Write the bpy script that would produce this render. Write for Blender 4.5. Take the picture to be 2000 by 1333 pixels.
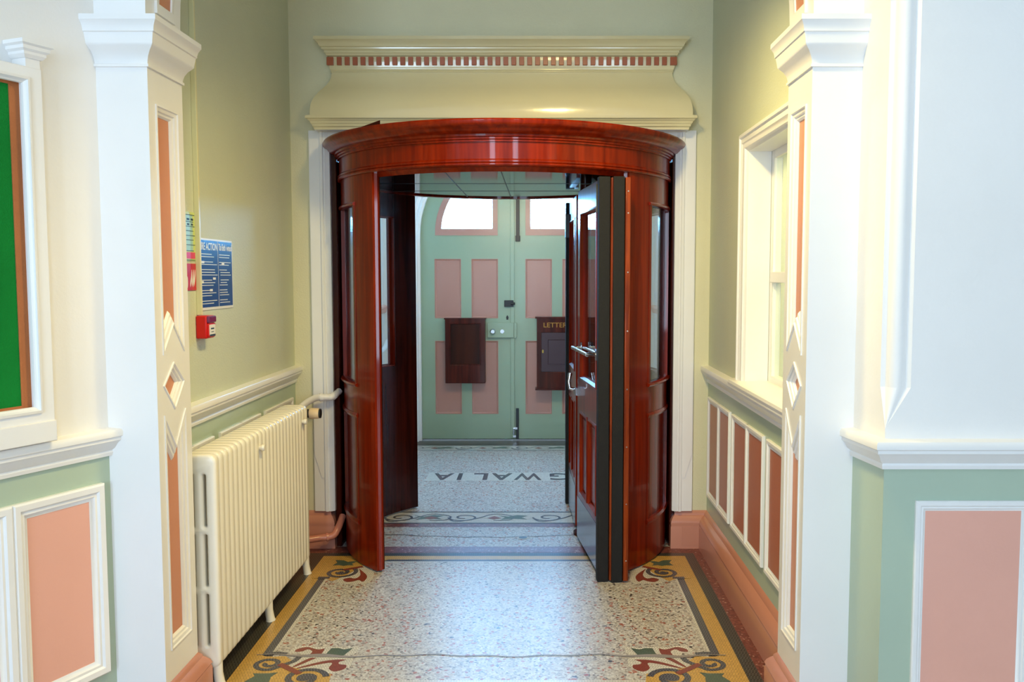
import bpy, bmesh, math, random
from mathutils import Vector, Matrix
random.seed(7)
PI = math.pi
SC = bpy.context.scene
COL = SC.collection
for _o in list(bpy.data.objects):
    bpy.data.objects.remove(_o, do_unlink=True)

# ------------------------------------------------------------------ camera
cam_d = bpy.data.cameras.new('camera')
cam_d.sensor_width = 36.0
cam_d.lens = 31.5
cam_d.shift_x = -0.0285
cam_d.clip_start = 0.05
cam = bpy.data.objects.new('camera', cam_d)
COL.objects.link(cam)
cam.location = (0.212, 0.0, 1.6)
cam.rotation_euler = (math.radians(90 - 4.134), 0, 0)
SC.camera = cam

# ------------------------------------------------------------------ exposure, sky, lights
SC.view_settings.view_transform = 'Standard'
SC.view_settings.look = 'None'
SC.view_settings.gamma = 1.0
SC.view_settings.use_curve_mapping = False
SC.view_settings.exposure = 0.0
W = bpy.data.worlds.new('sky'); SC.world = W; W.use_nodes = True
_bg = W.node_tree.nodes['Background']
_bg.inputs[0].default_value = (0.62, 0.82, 1.0, 1)
_bg.inputs[1].default_value = 3.0
SC.cycles.max_bounces = 10
SC.cycles.diffuse_bounces = 5
SC.cycles.glossy_bounces = 5
SC.cycles.transparent_max_bounces = 16
SC.cycles.sample_clamp_indirect = 6.0
SC.cycles.use_denoising = True


def area(name, loc, rot, sx, sy, power, color, spread=PI):
    l = bpy.data.lights.new(name, 'AREA')
    l.shape = 'RECTANGLE'; l.size = sx; l.size_y = sy
    l.energy = power; l.color = color; l.spread = spread
    o = bpy.data.objects.new(name, l); COL.objects.link(o)
    o.location = loc; o.rotation_euler = rot
    return o


def bulb(name, loc, power, color, r=0.1):
    l = bpy.data.lights.new(name, 'POINT'); l.energy = power; l.color = color
    l.shadow_soft_size = r
    o = bpy.data.objects.new(name, l); COL.objects.link(o); o.location = loc
    return o


DAY = (0.58, 0.77, 1.0)
DAY2 = (0.21, 0.56, 1.0)
WARM = (1.0, 0.76, 0.29)
# daylight through the two tall windows of the hall, behind the camera
area('hall_window_daylight', (-1.9, -3.05, 1.55), (PI / 2, 0, 0), 0.9, 2.2, 92, DAY)
area('hall_window_daylight', (-0.85, -3.05, 2.15), (PI / 2, 0, 0), 0.45, 2.7, 55, DAY)
area('hall_window_daylight', (1.2, -3.05, 2.15), (PI / 2, 0, 0), 0.45, 2.7, 55, DAY)
# lamps
# shaded pendants of the hall and the passage: their shades cut the light off towards the tops of the walls


def pendant(name, loc, power, color, cone=154, blend=0.5, tilt=0):
    l = bpy.data.lights.new(name, 'SPOT'); l.energy = power; l.color = color
    l.spot_size = math.radians(cone); l.spot_blend = blend; l.shadow_soft_size = 0.09
    o = bpy.data.objects.new(name, l); COL.objects.link(o); o.location = loc
    o.rotation_euler = (math.radians(tilt), 0, 0)
    return o


pendant('hall_lamp', (0.3, 2.62, 3.2), 110, WARM, 150, 0.9)
pendant('passage_lamp', (0.32, 3.35, 3.05), 118, WARM, 142, 0.8, 20)
# vestibule: daylight from the fanlights of the outer doors
area('fanlight_daylight', (-0.46, 8.86, 2.42), (math.radians(68), 0, PI), 0.75, 0.7, 205, DAY2)
area('fanlight_daylight', (0.32, 8.86, 2.42), (math.radians(68), 0, PI), 0.75, 0.7, 205, DAY2)
area('outer_door_fill', (0, 6.62, 2.32), (math.radians(60), 0, 0), 0.9, 0.15, 15, (1.0, 0.82, 0.52))  # unseen fill light added behind the drum header to brighten the outer doors
bulb('office_lamp', (2.0, 3.9, 2.4), 40, (1.0, 0.80, 0.36), 0.15)

# ------------------------------------------------------------------ materials


def lin(c):
    c = c / 255.0
    return c / 12.92 if c <= 0.04045 else ((c + 0.055) / 1.055) ** 2.4


def rgb(r, g, b):
    return (lin(r), lin(g), lin(b), 1.0)


def new_mat(name):
    m = bpy.data.materials.new(name); m.use_nodes = True
    nt = m.node_tree
    return m, nt, nt.nodes['Principled BSDF']


def N(nt, typ, **kw):
    n = nt.nodes.new(typ)
    for k, v in kw.items():
        if k in n.inputs:
            n.inputs[k].default_value = v
        else:
            setattr(n, k, v)
    return n


def paint(name, col, rough=0.5, bump=0.0, bscale=120.0, spec=0.5, coat=0.0, vary=0.04, metal=0.0):
    m, nt, p = new_mat(name)
    L = nt.links
    tc = N(nt, 'ShaderNodeTexCoord')
    n1 = N(nt, 'ShaderNodeTexNoise'); n1.inputs['Scale'].default_value = 3.0
    n1.inputs['Detail'].default_value = 4.0
    L.new(tc.outputs['Object'], n1.inputs['Vector'])
    r = N(nt, 'ShaderNodeValToRGB')
    r.color_ramp.elements[0].position = 0.3; r.color_ramp.elements[1].position = 0.7
    a = 1 - vary
    r.color_ramp.elements[0].color = (col[0] * a, col[1] * a, col[2] * a, 1)
    r.color_ramp.elements[1].color = col
    L.new(n1.outputs['Fac'], r.inputs['Fac']); L.new(r.outputs['Color'], p.inputs['Base Color'])
    p.inputs['Roughness'].default_value = rough
    p.inputs['Specular IOR Level'].default_value = spec
    p.inputs['Metallic'].default_value = metal
    p.inputs['Coat Weight'].default_value = coat
    p.inputs['Coat Roughness'].default_value = 0.08
    if bump > 0:
        n2 = N(nt, 'ShaderNodeTexNoise'); n2.inputs['Scale'].default_value = bscale
        n2.inputs['Detail'].default_value = 2.0
        L.new(tc.outputs['Object'], n2.inputs['Vector'])
        b = N(nt, 'ShaderNodeBump'); b.inputs['Strength'].default_value = bump
        b.inputs['Distance'].default_value = 0.004
        L.new(n2.outputs['Fac'], b.inputs['Height']); L.new(b.outputs['Normal'], p.inputs['Normal'])
    return m


def wood(name, dark, light, rough=0.3, coat=0.7, gscale=9.0, crough=0.1, spec=0.1):
    m, nt, p = new_mat(name); L = nt.links
    tc = N(nt, 'ShaderNodeTexCoord')
    mp = N(nt, 'ShaderNodeMapping'); mp.inputs['Scale'].default_value = (gscale * 3, gscale * 3, gscale * 0.18)
    L.new(tc.outputs['Object'], mp.inputs['Vector'])
    n1 = N(nt, 'ShaderNodeTexNoise'); n1.inputs['Scale'].default_value = 1.0; n1.inputs['Detail'].default_value = 6.0
    n1.inputs['Distortion'].default_value = 0.6
    L.new(mp.outputs['Vector'], n1.inputs['Vector'])
    r = N(nt, 'ShaderNodeValToRGB')
    r.color_ramp.elements[0].position = 0.34; r.color_ramp.elements[0].color = dark
    r.color_ramp.elements[1].position = 0.68; r.color_ramp.elements[1].color = light
    L.new(n1.outputs['Fac'], r.inputs['Fac']); L.new(r.outputs['Color'], p.inputs['Base Color'])
    p.inputs['Roughness'].default_value = rough
    p.inputs['Specular IOR Level'].default_value = spec
    p.inputs['Coat Weight'].default_value = coat
    p.inputs['Coat Roughness'].default_value = crough
    return m


def tessera(name, col, grout, size=0.011, rough=0.3, vary=0.18):
    m, nt, p = new_mat(name); L = nt.links
    tc = N(nt, 'ShaderNodeTexCoord')
    b = N(nt, 'ShaderNodeTexBrick'); b.offset = 0.35; b.squash = 1.0
    b.inputs['Scale'].default_value = 1.0
    b.inputs['Color1'].default_value = col
    b.inputs['Color2'].default_value = (col[0] * (1 - vary), col[1] * (1 - vary), col[2] * (1 - vary * 1.1), 1)
    b.inputs['Mortar'].default_value = grout
    b.inputs['Mortar Size'].default_value = size * 0.11
    b.inputs['Mortar Smooth'].default_value = 0.3
    b.inputs['Brick Width'].default_value = size; b.inputs['Row Height'].default_value = size
    L.new(tc.outputs['Object'], b.inputs['Vector'])
    L.new(b.outputs['Color'], p.inputs['Base Color'])
    p.inputs['Roughness'].default_value = rough
    return m


def terrazzo(name, base, chip, dark, scale=85.0, amount=0.62, rough=0.36):
    m, nt, p = new_mat(name); L = nt.links
    tc = N(nt, 'ShaderNodeTexCoord')
    v1 = N(nt, 'ShaderNodeTexVoronoi'); v1.inputs['Scale'].default_value = scale
    L.new(tc.outputs['Object'], v1.inputs['Vector'])
    s1 = N(nt, 'ShaderNodeSeparateColor'); L.new(v1.outputs['Color'], s1.inputs['Color'])
    r1 = N(nt, 'ShaderNodeValToRGB'); r1.color_ramp.interpolation = 'CONSTANT'
    els = r1.color_ramp.elements
    for i, (pos, c) in enumerate(base):
        if i < 2:
            els[i].position = pos; els[i].color = c
        else:
            e = els.new(pos); e.color = c
    L.new(s1.outputs['Red'], r1.inputs['Fac'])
    # larger chips
    nd = N(nt, 'ShaderNodeTexNoise'); nd.inputs['Scale'].default_value = 40.0
    L.new(tc.outputs['Object'], nd.inputs['Vector'])
    mixv = N(nt, 'ShaderNodeMix', data_type='VECTOR'); mixv.inputs['Factor'].default_value = 0.03
    L.new(tc.outputs['Object'], mixv.inputs['A']); L.new(nd.outputs['Color'], mixv.inputs['B'])
    v2 = N(nt, 'ShaderNodeTexVoronoi'); v2.inputs['Scale'].default_value = scale * 0.42
    L.new(mixv.outputs['Result'], v2.inputs['Vector'])
    s2 = N(nt, 'ShaderNodeSeparateColor'); L.new(v2.outputs['Color'], s2.inputs['Color'])
    g1 = N(nt, 'ShaderNodeMath', operation='GREATER_THAN'); g1.inputs[1].default_value = amount
    L.new(s2.outputs['Green'], g1.inputs[0])
    l1 = N(nt, 'ShaderNodeMath', operation='LESS_THAN'); l1.inputs[1].default_value = 0.42
    L.new(v2.outputs['Distance'], l1.inputs[0])
    mu = N(nt, 'ShaderNodeMath', operation='MULTIPLY')
    L.new(g1.outputs[0], mu.inputs[0]); L.new(l1.outputs[0], mu.inputs[1])
    r2 = N(nt, 'ShaderNodeValToRGB'); r2.color_ramp.interpolation = 'CONSTANT'
    e2 = r2.color_ramp.elements
    e2[0].position = 0.0; e2[0].color = chip[0]
    e2[1].position = 0.45; e2[1].color = chip[1]
    e = e2.new(0.75); e.color = chip[2]
    e = e2.new(0.92); e.color = dark
    L.new(s2.outputs['Blue'], r2.inputs['Fac'])
    mx = N(nt, 'ShaderNodeMix', data_type='RGBA')
    L.new(mu.outputs[0], mx.inputs['Factor'])
    L.new(r1.outputs['Color'], mx.inputs['A']); L.new(r2.outputs['Color'], mx.inputs['B'])
    L.new(mx.outputs['Result'], p.inputs['Base Color'])
    p.inputs['Roughness'].default_value = rough
    return m


def glass(name, tint=(0.9, 0.96, 0.98), gloss=0.08, milk=0.0):
    m = bpy.data.materials.new(name); m.use_nodes = True
    nt = m.node_tree; L = nt.links
    nt.nodes.clear()
    out = N(nt, 'ShaderNodeOutputMaterial')
    t = N(nt, 'ShaderNodeBsdfTransparent'); t.inputs[0].default_value = (*tint, 1)
    g = N(nt, 'ShaderNodeBsdfGlossy'); g.inputs['Roughness'].default_value = 0.02
    lw = N(nt, 'ShaderNodeLayerWeight'); lw.inputs['Blend'].default_value = 0.5
    pw = N(nt, 'ShaderNodeMath', operation='POWER'); pw.inputs[1].default_value = 4.0
    L.new(lw.outputs['Facing'], pw.inputs[0])
    f = N(nt, 'ShaderNodeMath', operation='MULTIPLY_ADD'); f.inputs[1].default_value = 0.6; f.inputs[2].default_value = 0.03
    L.new(pw.outputs[0], f.inputs[0])
    mx = N(nt, 'ShaderNodeMixShader')
    L.new(f.outputs[0], mx.inputs[0]); L.new(t.outputs[0], mx.inputs[1]); L.new(g.outputs[0], mx.inputs[2])
    last = mx
    if milk > 0:
        d = N(nt, 'ShaderNodeBsdfTranslucent'); d.inputs[0].default_value = (0.9, 0.95, 1, 1)
        tc = N(nt, 'ShaderNodeTexCoord')
        mp = N(nt, 'ShaderNodeMapping'); mp.inputs['Scale'].default_value = (14, 14, 60)
        n = N(nt, 'ShaderNodeTexNoise'); n.inputs['Scale'].default_value = 1.0; n.inputs['Detail'].default_value = 5.0
        L.new(tc.outputs['Object'], mp.inputs[0]); L.new(mp.outputs[0], n.inputs['Vector'])
        ma = N(nt, 'ShaderNodeMath', operation='MULTIPLY'); ma.inputs[1].default_value = milk * 2
        L.new(n.outputs['Fac'], ma.inputs[0])
        m2 = N(nt, 'ShaderNodeMixShader')
        L.new(ma.outputs[0], m2.inputs[0]); L.new(mx.outputs[0], m2.inputs[1]); L.new(d.outputs[0], m2.inputs[2])
        last = m2
    L.new(last.outputs[0], out.inputs['Surface'])
    return m


M = {}
M['wall'] = paint('sage_cream_wall_paint', rgb(206, 211, 186), 0.55, 0.35, 130)
M['wall_back'] = paint('cream_textured_wall_paint', rgb(222, 217, 182), 0.55, 0.35, 130)
M['cream'] = paint('cream_wall_paint', rgb(240, 238, 235), 0.45, 0.12, 90)
M['white'] = paint('white_gloss_trim_paint', rgb(240, 239, 237), 0.28, 0.05, 30)
M['ivory'] = paint('ivory_gloss_paint', rgb(222, 210, 166), 0.16, 0.10, 22, coat=0.3)
M['green'] = paint('sage_green_dado_paint', rgb(176, 194, 174), 0.32, 0.06, 60)
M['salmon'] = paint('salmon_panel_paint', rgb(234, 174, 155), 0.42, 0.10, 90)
M['terracotta'] = paint('terracotta_panel_paint', rgb(206, 138, 104), 0.4, 0.08, 90)
M['dentil'] = paint('terracotta_dentil_paint', rgb(168, 90, 58), 0.3)
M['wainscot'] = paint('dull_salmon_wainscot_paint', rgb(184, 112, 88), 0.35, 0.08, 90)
M['base'] = paint('salmon_gloss_baseboard_paint', rgb(200, 138, 116), 0.2, 0.04, 40)
M['doorgreen'] = paint('pale_green_door_paint', rgb(158, 178, 150), 0.3, 0.05, 60)
M['doorsalmon'] = paint('dull_salmon_door_paint', rgb(190, 138, 122), 0.32, 0.05, 60)
M['ceil'] = paint('white_ceiling_paint', rgb(230, 228, 218), 0.6)
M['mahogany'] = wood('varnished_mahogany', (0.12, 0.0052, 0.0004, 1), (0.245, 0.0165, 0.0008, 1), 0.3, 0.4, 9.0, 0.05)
M['mahogany_dark'] = wood('dark_mahogany_and_shade', rgb(40, 11, 6), rgb(66, 19, 9), 0.25, 0.25)  # dark jamb and shaft wood; inside the drum its tone stands for shade
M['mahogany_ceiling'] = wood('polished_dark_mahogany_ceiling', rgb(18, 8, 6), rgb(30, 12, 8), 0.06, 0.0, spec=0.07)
M['worn_edge'] = wood('worn_mahogany_edge', rgb(100, 34, 9), rgb(150, 64, 22), 0.35, 0.4, 16)
M['boxwood'] = wood('reddish_brown_box_wood', rgb(58, 22, 16), rgb(88, 34, 24), 0.35, 0.4)
M['boxdark'] = wood('dark_brown_panel_wood', rgb(40, 20, 14), rgb(72, 34, 22), 0.4, 0.3, 3)
M['plum'] = paint('plum_brown_paint', rgb(62, 34, 40), 0.35)
M['rubber'] = paint('black_rubber_strip', rgb(11, 11, 12), 0.8, 0.2, 200)
M['black'] = paint('black_iron', rgb(28, 32, 36), 0.4)
M['chrome'] = paint('chrome', rgb(205, 208, 212), 0.14, metal=1.0)
M['steel'] = paint('brushed_steel_kick_plate', rgb(150, 152, 158), 0.22, metal=0.9)
M['brass'] = paint('aged_brass', rgb(170, 140, 70), 0.3, metal=1.0)
M['radiator'] = paint('cream_radiator_enamel', rgb(240, 234, 217), 0.25, 0.03, 30)
M['red'] = paint('red_plastic', rgb(205, 8, 14), 0.3)
M['purple'] = paint('purple_lens', rgb(120, 50, 105), 0.1)
M['blue'] = paint('blue_sign_plastic', rgb(18, 72, 150), 0.25)
M['signwhite'] = paint('white_sign_plastic', rgb(235, 235, 232), 0.35)
M['signred'] = paint('red_sign_print', rgb(200, 30, 40), 0.35)
M['signpink'] = paint('pink_sign_print', rgb(225, 60, 110), 0.35)
M['signlime'] = paint('pale_lime_sign_paper', rgb(205, 218, 130), 0.4)
M['signcyan'] = paint('pale_cyan_sign_paper', rgb(170, 215, 215), 0.4)
M['ink'] = paint('dark_sign_ink', rgb(40, 70, 90), 0.5)
M['conduit'] = paint('cream_plastic_trunking', rgb(226, 222, 176), 0.35)
M['felt'] = paint('green_baize', rgb(22, 128, 52), 0.95, 0.5, 260, spec=0.1, vary=0.2)
M['cork'] = paint('orange_brown_cork', rgb(188, 112, 62), 0.85, 0.4, 200, vary=0.25)
M['beige'] = paint('beige_valve_plastic', rgb(222, 196, 158), 0.4)
M['pinkpipe'] = paint('pink_painted_pipe', rgb(206, 130, 106), 0.25)
M['gold'] = paint('gold_lettering', rgb(168, 118, 44), 0.35, metal=0.5)
M['letterbox_brass'] = M['brass']
M['stone'] = paint('pale_outdoor_stone', rgb(200, 205, 210), 0.7)
M['threshold'] = paint('dark_brown_stone_threshold', rgb(72, 58, 52), 0.35, 0.1, 40, vary=0.3)
M['glass'] = glass('clear_glass')
M['obscured'] = glass('obscured_fanlight_glass', (0.92, 0.97, 1.0), milk=0.22)
M['t_yellow'] = tessera('yellow_mosaic', rgb(214, 170, 88), rgb(150, 116, 60), 0.012)
M['t_dark'] = tessera('dark_blue_mosaic', rgb(40, 42, 56), rgb(120, 118, 122), 0.012, 0.28)
M['t_black'] = tessera('black_mosaic', rgb(20, 20, 22), rgb(100, 100, 92), 0.013, 0.28)
M['t_white'] = tessera('white_mosaic', rgb(222, 218, 208), rgb(150, 145, 138), 0.011)
M['t_red'] = tessera('red_brown_mosaic', rgb(140, 66, 52), rgb(110, 52, 44), 0.011)
M['t_green'] = tessera('grey_green_mosaic', rgb(88, 106, 92), rgb(66, 80, 70), 0.011)
M['cement'] = paint('grey_cement_filler', rgb(140, 132, 130), 0.6, 0.2, 60)
M['terrazzo'] = terrazzo('pale_terrazzo',
    [(0.0, rgb(179, 175, 170)), (0.22, rgb(196, 193, 186)), (0.42, rgb(161, 154, 149)), (0.58, rgb(186, 177, 168)),
     (0.76, rgb(146, 137, 130)), (0.88, rgb(205, 201, 196)), (0.95, rgb(104, 97, 93))],
    [rgb(153, 80, 62), rgb(165, 102, 80), rgb(177, 165, 153)], rgb(60, 53, 53), 118.0, 0.73)
M['redterrazzo'] = terrazzo('red_brown_terrazzo',
    [(0.0, rgb(120, 66, 58)), (0.3, rgb(108, 58, 52)), (0.55, rgb(132, 76, 66)), (0.75, rgb(98, 52, 48)), (0.94, rgb(176, 140, 128))],
    [rgb(126, 70, 60), rgb(112, 60, 54), rgb(140, 84, 72)], rgb(90, 50, 46), 110)
M['ground'] = M['terrazzo']

# ------------------------------------------------------------------ builders
ORG = {}
ROOT = {}


class MB:
    def __init__(s):
        s.v = []; s.f = []; s.m = []

    def add(s, verts, faces, mi=0):
        o = len(s.v)
        s.v += [Vector(p) for p in verts]
        s.f += [tuple(i + o for i in f) for f in faces]
        s.m += [mi] * len(faces)
        return s

    def box(s, x0, x1, y0, y1, z0, z1, mi=0):
        v = [(x, y, z) for x in (x0, x1) for y in (y0, y1) for z in (z0, z1)]
        return s.add(v, [(0, 1, 3, 2), (4, 6, 7, 5), (0, 4, 5, 1), (2, 3, 7, 6), (0, 2, 6, 4), (1, 5, 7, 3)], mi)

    def prism(s, poly, fn, w0, w1, mi=0):
        n = len(poly)
        v = [fn(a, b, w0) for a, b in poly] + [fn(a, b, w1) for a, b in poly]
        f = [tuple(range(n)), tuple(range(2 * n - 1, n - 1, -1))]
        f += [(i, (i + 1) % n, (i + 1) % n + n, i + n) for i in range(n)]
        return s.add(v, f, mi)

    def flat(s, poly, z, mi=0):
        return s.add([(a, b, z) for a, b in poly], [tuple(range(len(poly)))], mi)

    def sweep(s, path, prof, fn, closed=False, mi=0, cap=True):
        n = len(path); P = [Vector((a, b)) for a, b in path]

        def nrm(i, j):
            d = (P[j] - P[i]); d.normalize(); return Vector((-d.y, d.x))
        mit = []
        for i in range(n):
            if closed or 0 < i < n - 1:
                n1 = nrm((i - 1) % n, i); n2 = nrm(i, (i + 1) % n)
                k = 1 + n1.dot(n2)
                mit.append((n1 + n2) / max(k, 0.15))
            else:
                mit.append(nrm(0, 1) if i == 0 else nrm(n - 2, n - 1))
        k = len(prof)
        v = []
        for i in range(n):
            for o, h in prof:
                q = P[i] + mit[i] * o
                v.append(fn(q.x, q.y, h))
        f = []
        for i in range(n if closed else n - 1):
            j = (i + 1) % n
            for a in range(k):
                b = (a + 1) % k
                f.append((i * k + a, i * k + b, j * k + b, j * k + a))
        if not closed and cap:
            f.append(tuple(range(k))); f.append(tuple(range((n - 1) * k, n * k)))
        return s.add(v, f, mi)

    def tube(s, pts, r, seg=14, mi=0):
        P = [Vector(p) for p in pts]; n = len(P)
        rr = r if isinstance(r, (list, tuple)) else [r] * n
        up = None; v = []
        for i in range(n):
            t = (P[min(i + 1, n - 1)] - P[max(i - 1, 0)]).normalized()
            if up is None:
                up = Vector((0, 0, 1)) if abs(t.z) < 0.9 else Vector((1, 0, 0))
            a = up - t * up.dot(t); a.normalize(); b = t.cross(a); up = a
            for k in range(seg):
                q = 2 * PI * k / seg
                v.append(P[i] + (a * math.cos(q) + b * math.sin(q)) * rr[i])
        f = [(i * seg + k, i * seg + (k + 1) % seg, (i + 1) * seg + (k + 1) % seg, (i + 1) * seg + k)
             for i in range(n - 1) for k in range(seg)]
        f += [tuple(range(seg)), tuple(range((n - 1) * seg, n * seg))]
        return s.add(v, f, mi)

    def plate(s, outer, holes, fn, w0, w1, mi=0):
        cu = bpy.data.curves.new('plate', 'CURVE'); cu.dimensions = '2D'; cu.fill_mode = 'BOTH'
        cu.extrude = 0.5
        for poly in [outer] + list(holes):
            sp = cu.splines.new('POLY'); sp.points.add(len(poly) - 1); sp.use_cyclic_u = True
            for i, (a, b) in enumerate(poly):
                sp.points[i].co = (a, b, 0, 1)
        me = curve_mesh(cu)
        v = [fn(p.co.x, p.co.y, w0 if p.co.z < 0 else w1) for p in me.vertices]
        f = [tuple(p.vertices) for p in me.polygons]
        bpy.data.meshes.remove(me)
        return s.add(v, f, mi)

    def text(s, body, fn, size=1.0, fit=None, depth=0.001, bold=0.0, mi=0):
        cu = bpy.data.curves.new('text', 'FONT'); cu.body = body; cu.size = size
        cu.extrude = 0.5; cu.offset = bold; cu.resolution_u = 3
        me = curve_mesh(cu)
        xs = [p.co.x for p in me.vertices]; ys = [p.co.y for p in me.vertices]
        x0, x1, y0, y1 = min(xs), max(xs), min(ys), max(ys)
        a0, a1, b0, b1 = fit
        v = [fn(a0 + (p.co.x - x0) / (x1 - x0) * (a1 - a0), b0 + (p.co.y - y0) / (y1 - y0) * (b1 - b0),
                0.0 if p.co.z < 0 else depth) for p in me.vertices]
        f = [tuple(p.vertices) for p in me.polygons]
        bpy.data.meshes.remove(me)
        return s.add(v, f, mi)

    def build(s, name, mats, parent=None, smooth=35, bevel=0.0, local=False, weld=True):
        if not isinstance(mats, (list, tuple)):
            mats = [mats]
        if parent is None:
            lo = [min(p[i] for p in s.v) for i in range(3)]; hi = [max(p[i] for p in s.v) for i in range(3)]
            org = Vector(((lo[0] + hi[0]) / 2, (lo[1] + hi[1]) / 2, lo[2]))
        else:
            org = Vector((0, 0, 0)) if local else ORG[parent.name]
        me = bpy.data.meshes.new(name)
        me.from_pydata([p - org for p in s.v], [], s.f)
        for i, p in enumerate(me.polygons):
            p.material_index = s.m[i]
        for m in mats:
            me.materials.append(m)
        bm = bmesh.new(); bm.from_mesh(me)
        if weld:
            bmesh.ops.remove_doubles(bm, verts=bm.verts, dist=1e-5)
        bmesh.ops.recalc_face_normals(bm, faces=bm.faces)
        bm.to_mesh(me); bm.free()
        me.polygons.foreach_set('use_smooth', [True] * len(me.polygons))
        me.set_sharp_from_angle(angle=math.radians(smooth))
        o = bpy.data.objects.new(name, me); COL.objects.link(o)
        ORG[o.name] = org
        if parent is None:
            o.location = org
        else:
            o.parent = parent
        if bevel > 0:
            b = o.modifiers.new('bevel', 'BEVEL'); b.width = bevel; b.segments = 2
            b.limit_method = 'ANGLE'; b.angle_limit = math.radians(40)
        return o


def curve_mesh(cu):
    t = bpy.data.objects.new('tmp', cu); COL.objects.link(t)
    dg = bpy.context.evaluated_depsgraph_get()
    me = bpy.data.meshes.new_from_object(t.evaluated_get(dg), depsgraph=dg)
    bpy.data.objects.remove(t, do_unlink=True); bpy.data.curves.remove(cu)
    return me


def thing(name, label, cat, loc, rz=0.0, group=None):
    o = bpy.data.objects.new(name, None); COL.objects.link(o)
    o.empty_display_size = 0.1
    o.location = loc; o.rotation_euler = (0, 0, rz)
    ORG[o.name] = Vector(loc)
    return tag(o, label, cat, group)


def tag(o, label, cat, group=None):
    o['label'] = label; o['category'] = cat
    if group:
        o['group'] = group
    return o


def struct(o, label=None):
    o['kind'] = 'structure'
    if label:
        o['label'] = label
    return o


XY = lambda a, b, h: (a, b, h)                 # plan path, height = z


def plane_x(X, sgn):                            # (y, z, protrusion) on a wall X = const facing sgn
    return lambda a, b, h: (X + sgn * h, a, b)


def plane_y(Y, sgn=-1):                         # (x, z, protrusion) on a wall Y = const
    return lambda a, b, h: (a, Y + sgn * h, b)


def rect(a0, a1, b0, b1):
    return [(a0, b0), (a1, b0), (a1, b1), (a0, b1)]


def ccw(poly):
    A = sum(poly[i][0] * poly[(i + 1) % len(poly)][1] - poly[(i + 1) % len(poly)][0] * poly[i][1] for i in range(len(poly)))
    return poly if A > 0 else poly[::-1]


def arc(cx, cy, r, a0, a1, n):
    return [(cx + r * math.cos(a0 + (a1 - a0) * i / n), cy + r * math.sin(a0 + (a1 - a0) * i / n)) for i in range(n + 1)]


# ------------------------------------------------------------------ main dimensions
XL, XR = -1.225, 1.188      # corridor walls
YB = 5.205                  # wall with the revolving door
YP0, YP1 = 3.05, 3.34       # pilasters
PL, PR = -1.104, 1.118      # faces of the pilasters towards the passage
YD = 8.68                   # outer doors
DC = (0.0, 5.43)            # centre of the drum

# ================================================================== SETTING
# ---- floor: one mosaic floor, pattern inlaid
fl = MB()
FM = ['terrazzo', 'redterrazzo', 't_black', 't_yellow', 't_dark', 't_white', 't_red', 't_green', 'cement', 'threshold']
FI = {k: i for i, k in enumerate(FM)}


def lay(poly, mat, lev):
    fl.flat(ccw(poly), 0.0004 * lev, FI[mat])


def strip(pts, w, mat, lev):
    P = [Vector(p) for p in pts]; n = len(P); v = []
    ww = w if isinstance(w, (list, tuple)) else [w] * n
    for i in range(n):
        t = P[min(i + 1, n - 1)] - P[max(i - 1, 0)]; t.normalize(); nn = Vector((-t.y, t.x))
        z = 0.0004 * lev + 3e-6 * i
        v += [(*(P[i] + nn * ww[i] / 2), z), (*(P[i] - nn * ww[i] / 2), z)]
    fl.add(v, [(2 * i, 2 * i + 1, 2 * i + 3, 2 * i + 2) for i in range(n - 1)], FI[mat])


def spline(pts, n=8):
    out = []; P = [Vector(p) for p in pts]
    for i in range(len(P) - 1):
        p0 = P[max(i - 1, 0)]; p1 = P[i]; p2 = P[i + 1]; p3 = P[min(i + 2, len(P) - 1)]
        for k in range(n):
            t = k / n
            out.append(tuple(0.5 * ((2 * p1) + (p2 - p0) * t + (2 * p0 - 5 * p1 + 4 * p2 - p3) * t * t + (3 * p1 - p0 - 3 * p2 + p3) * t ** 3)))
    out.append(tuple(P[-1])); return out


def blob(pts):
    P = list(pts) + [pts[0]]
    return spline(P, 5)[:-1]


fl.box(-4.2, 4.2, -3.2, 9.6, -0.06, 0.0, FI['terrazzo'])
lay(rect(-1.25, 1.25, 2.4, 5.21), 'redterrazzo', 1)
lay(rect(-1.15, 1.092, 2.6, 5.085), 't_black', 2)
lay(rect(-1.033, 1.035, 2.6, 5.03), 't_yellow', 3)
lay(rect(-0.968, 0.968, 3.67, 4.965), 't_dark', 4)
lay(rect(-0.932, 0.932, 3.70, 4.93), 't_white', 5)
lay(rect(-0.919, 0.919, 3.44, 4.917), 'terrazzo', 6)
# front edge of the panel
lay(rect(-0.70, 0.70, 3.39, 3.425), 't_dark', 6.4)
lay(rect(-0.76, 0.76, 3.425, 3.445), 't_white', 6.6)


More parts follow.
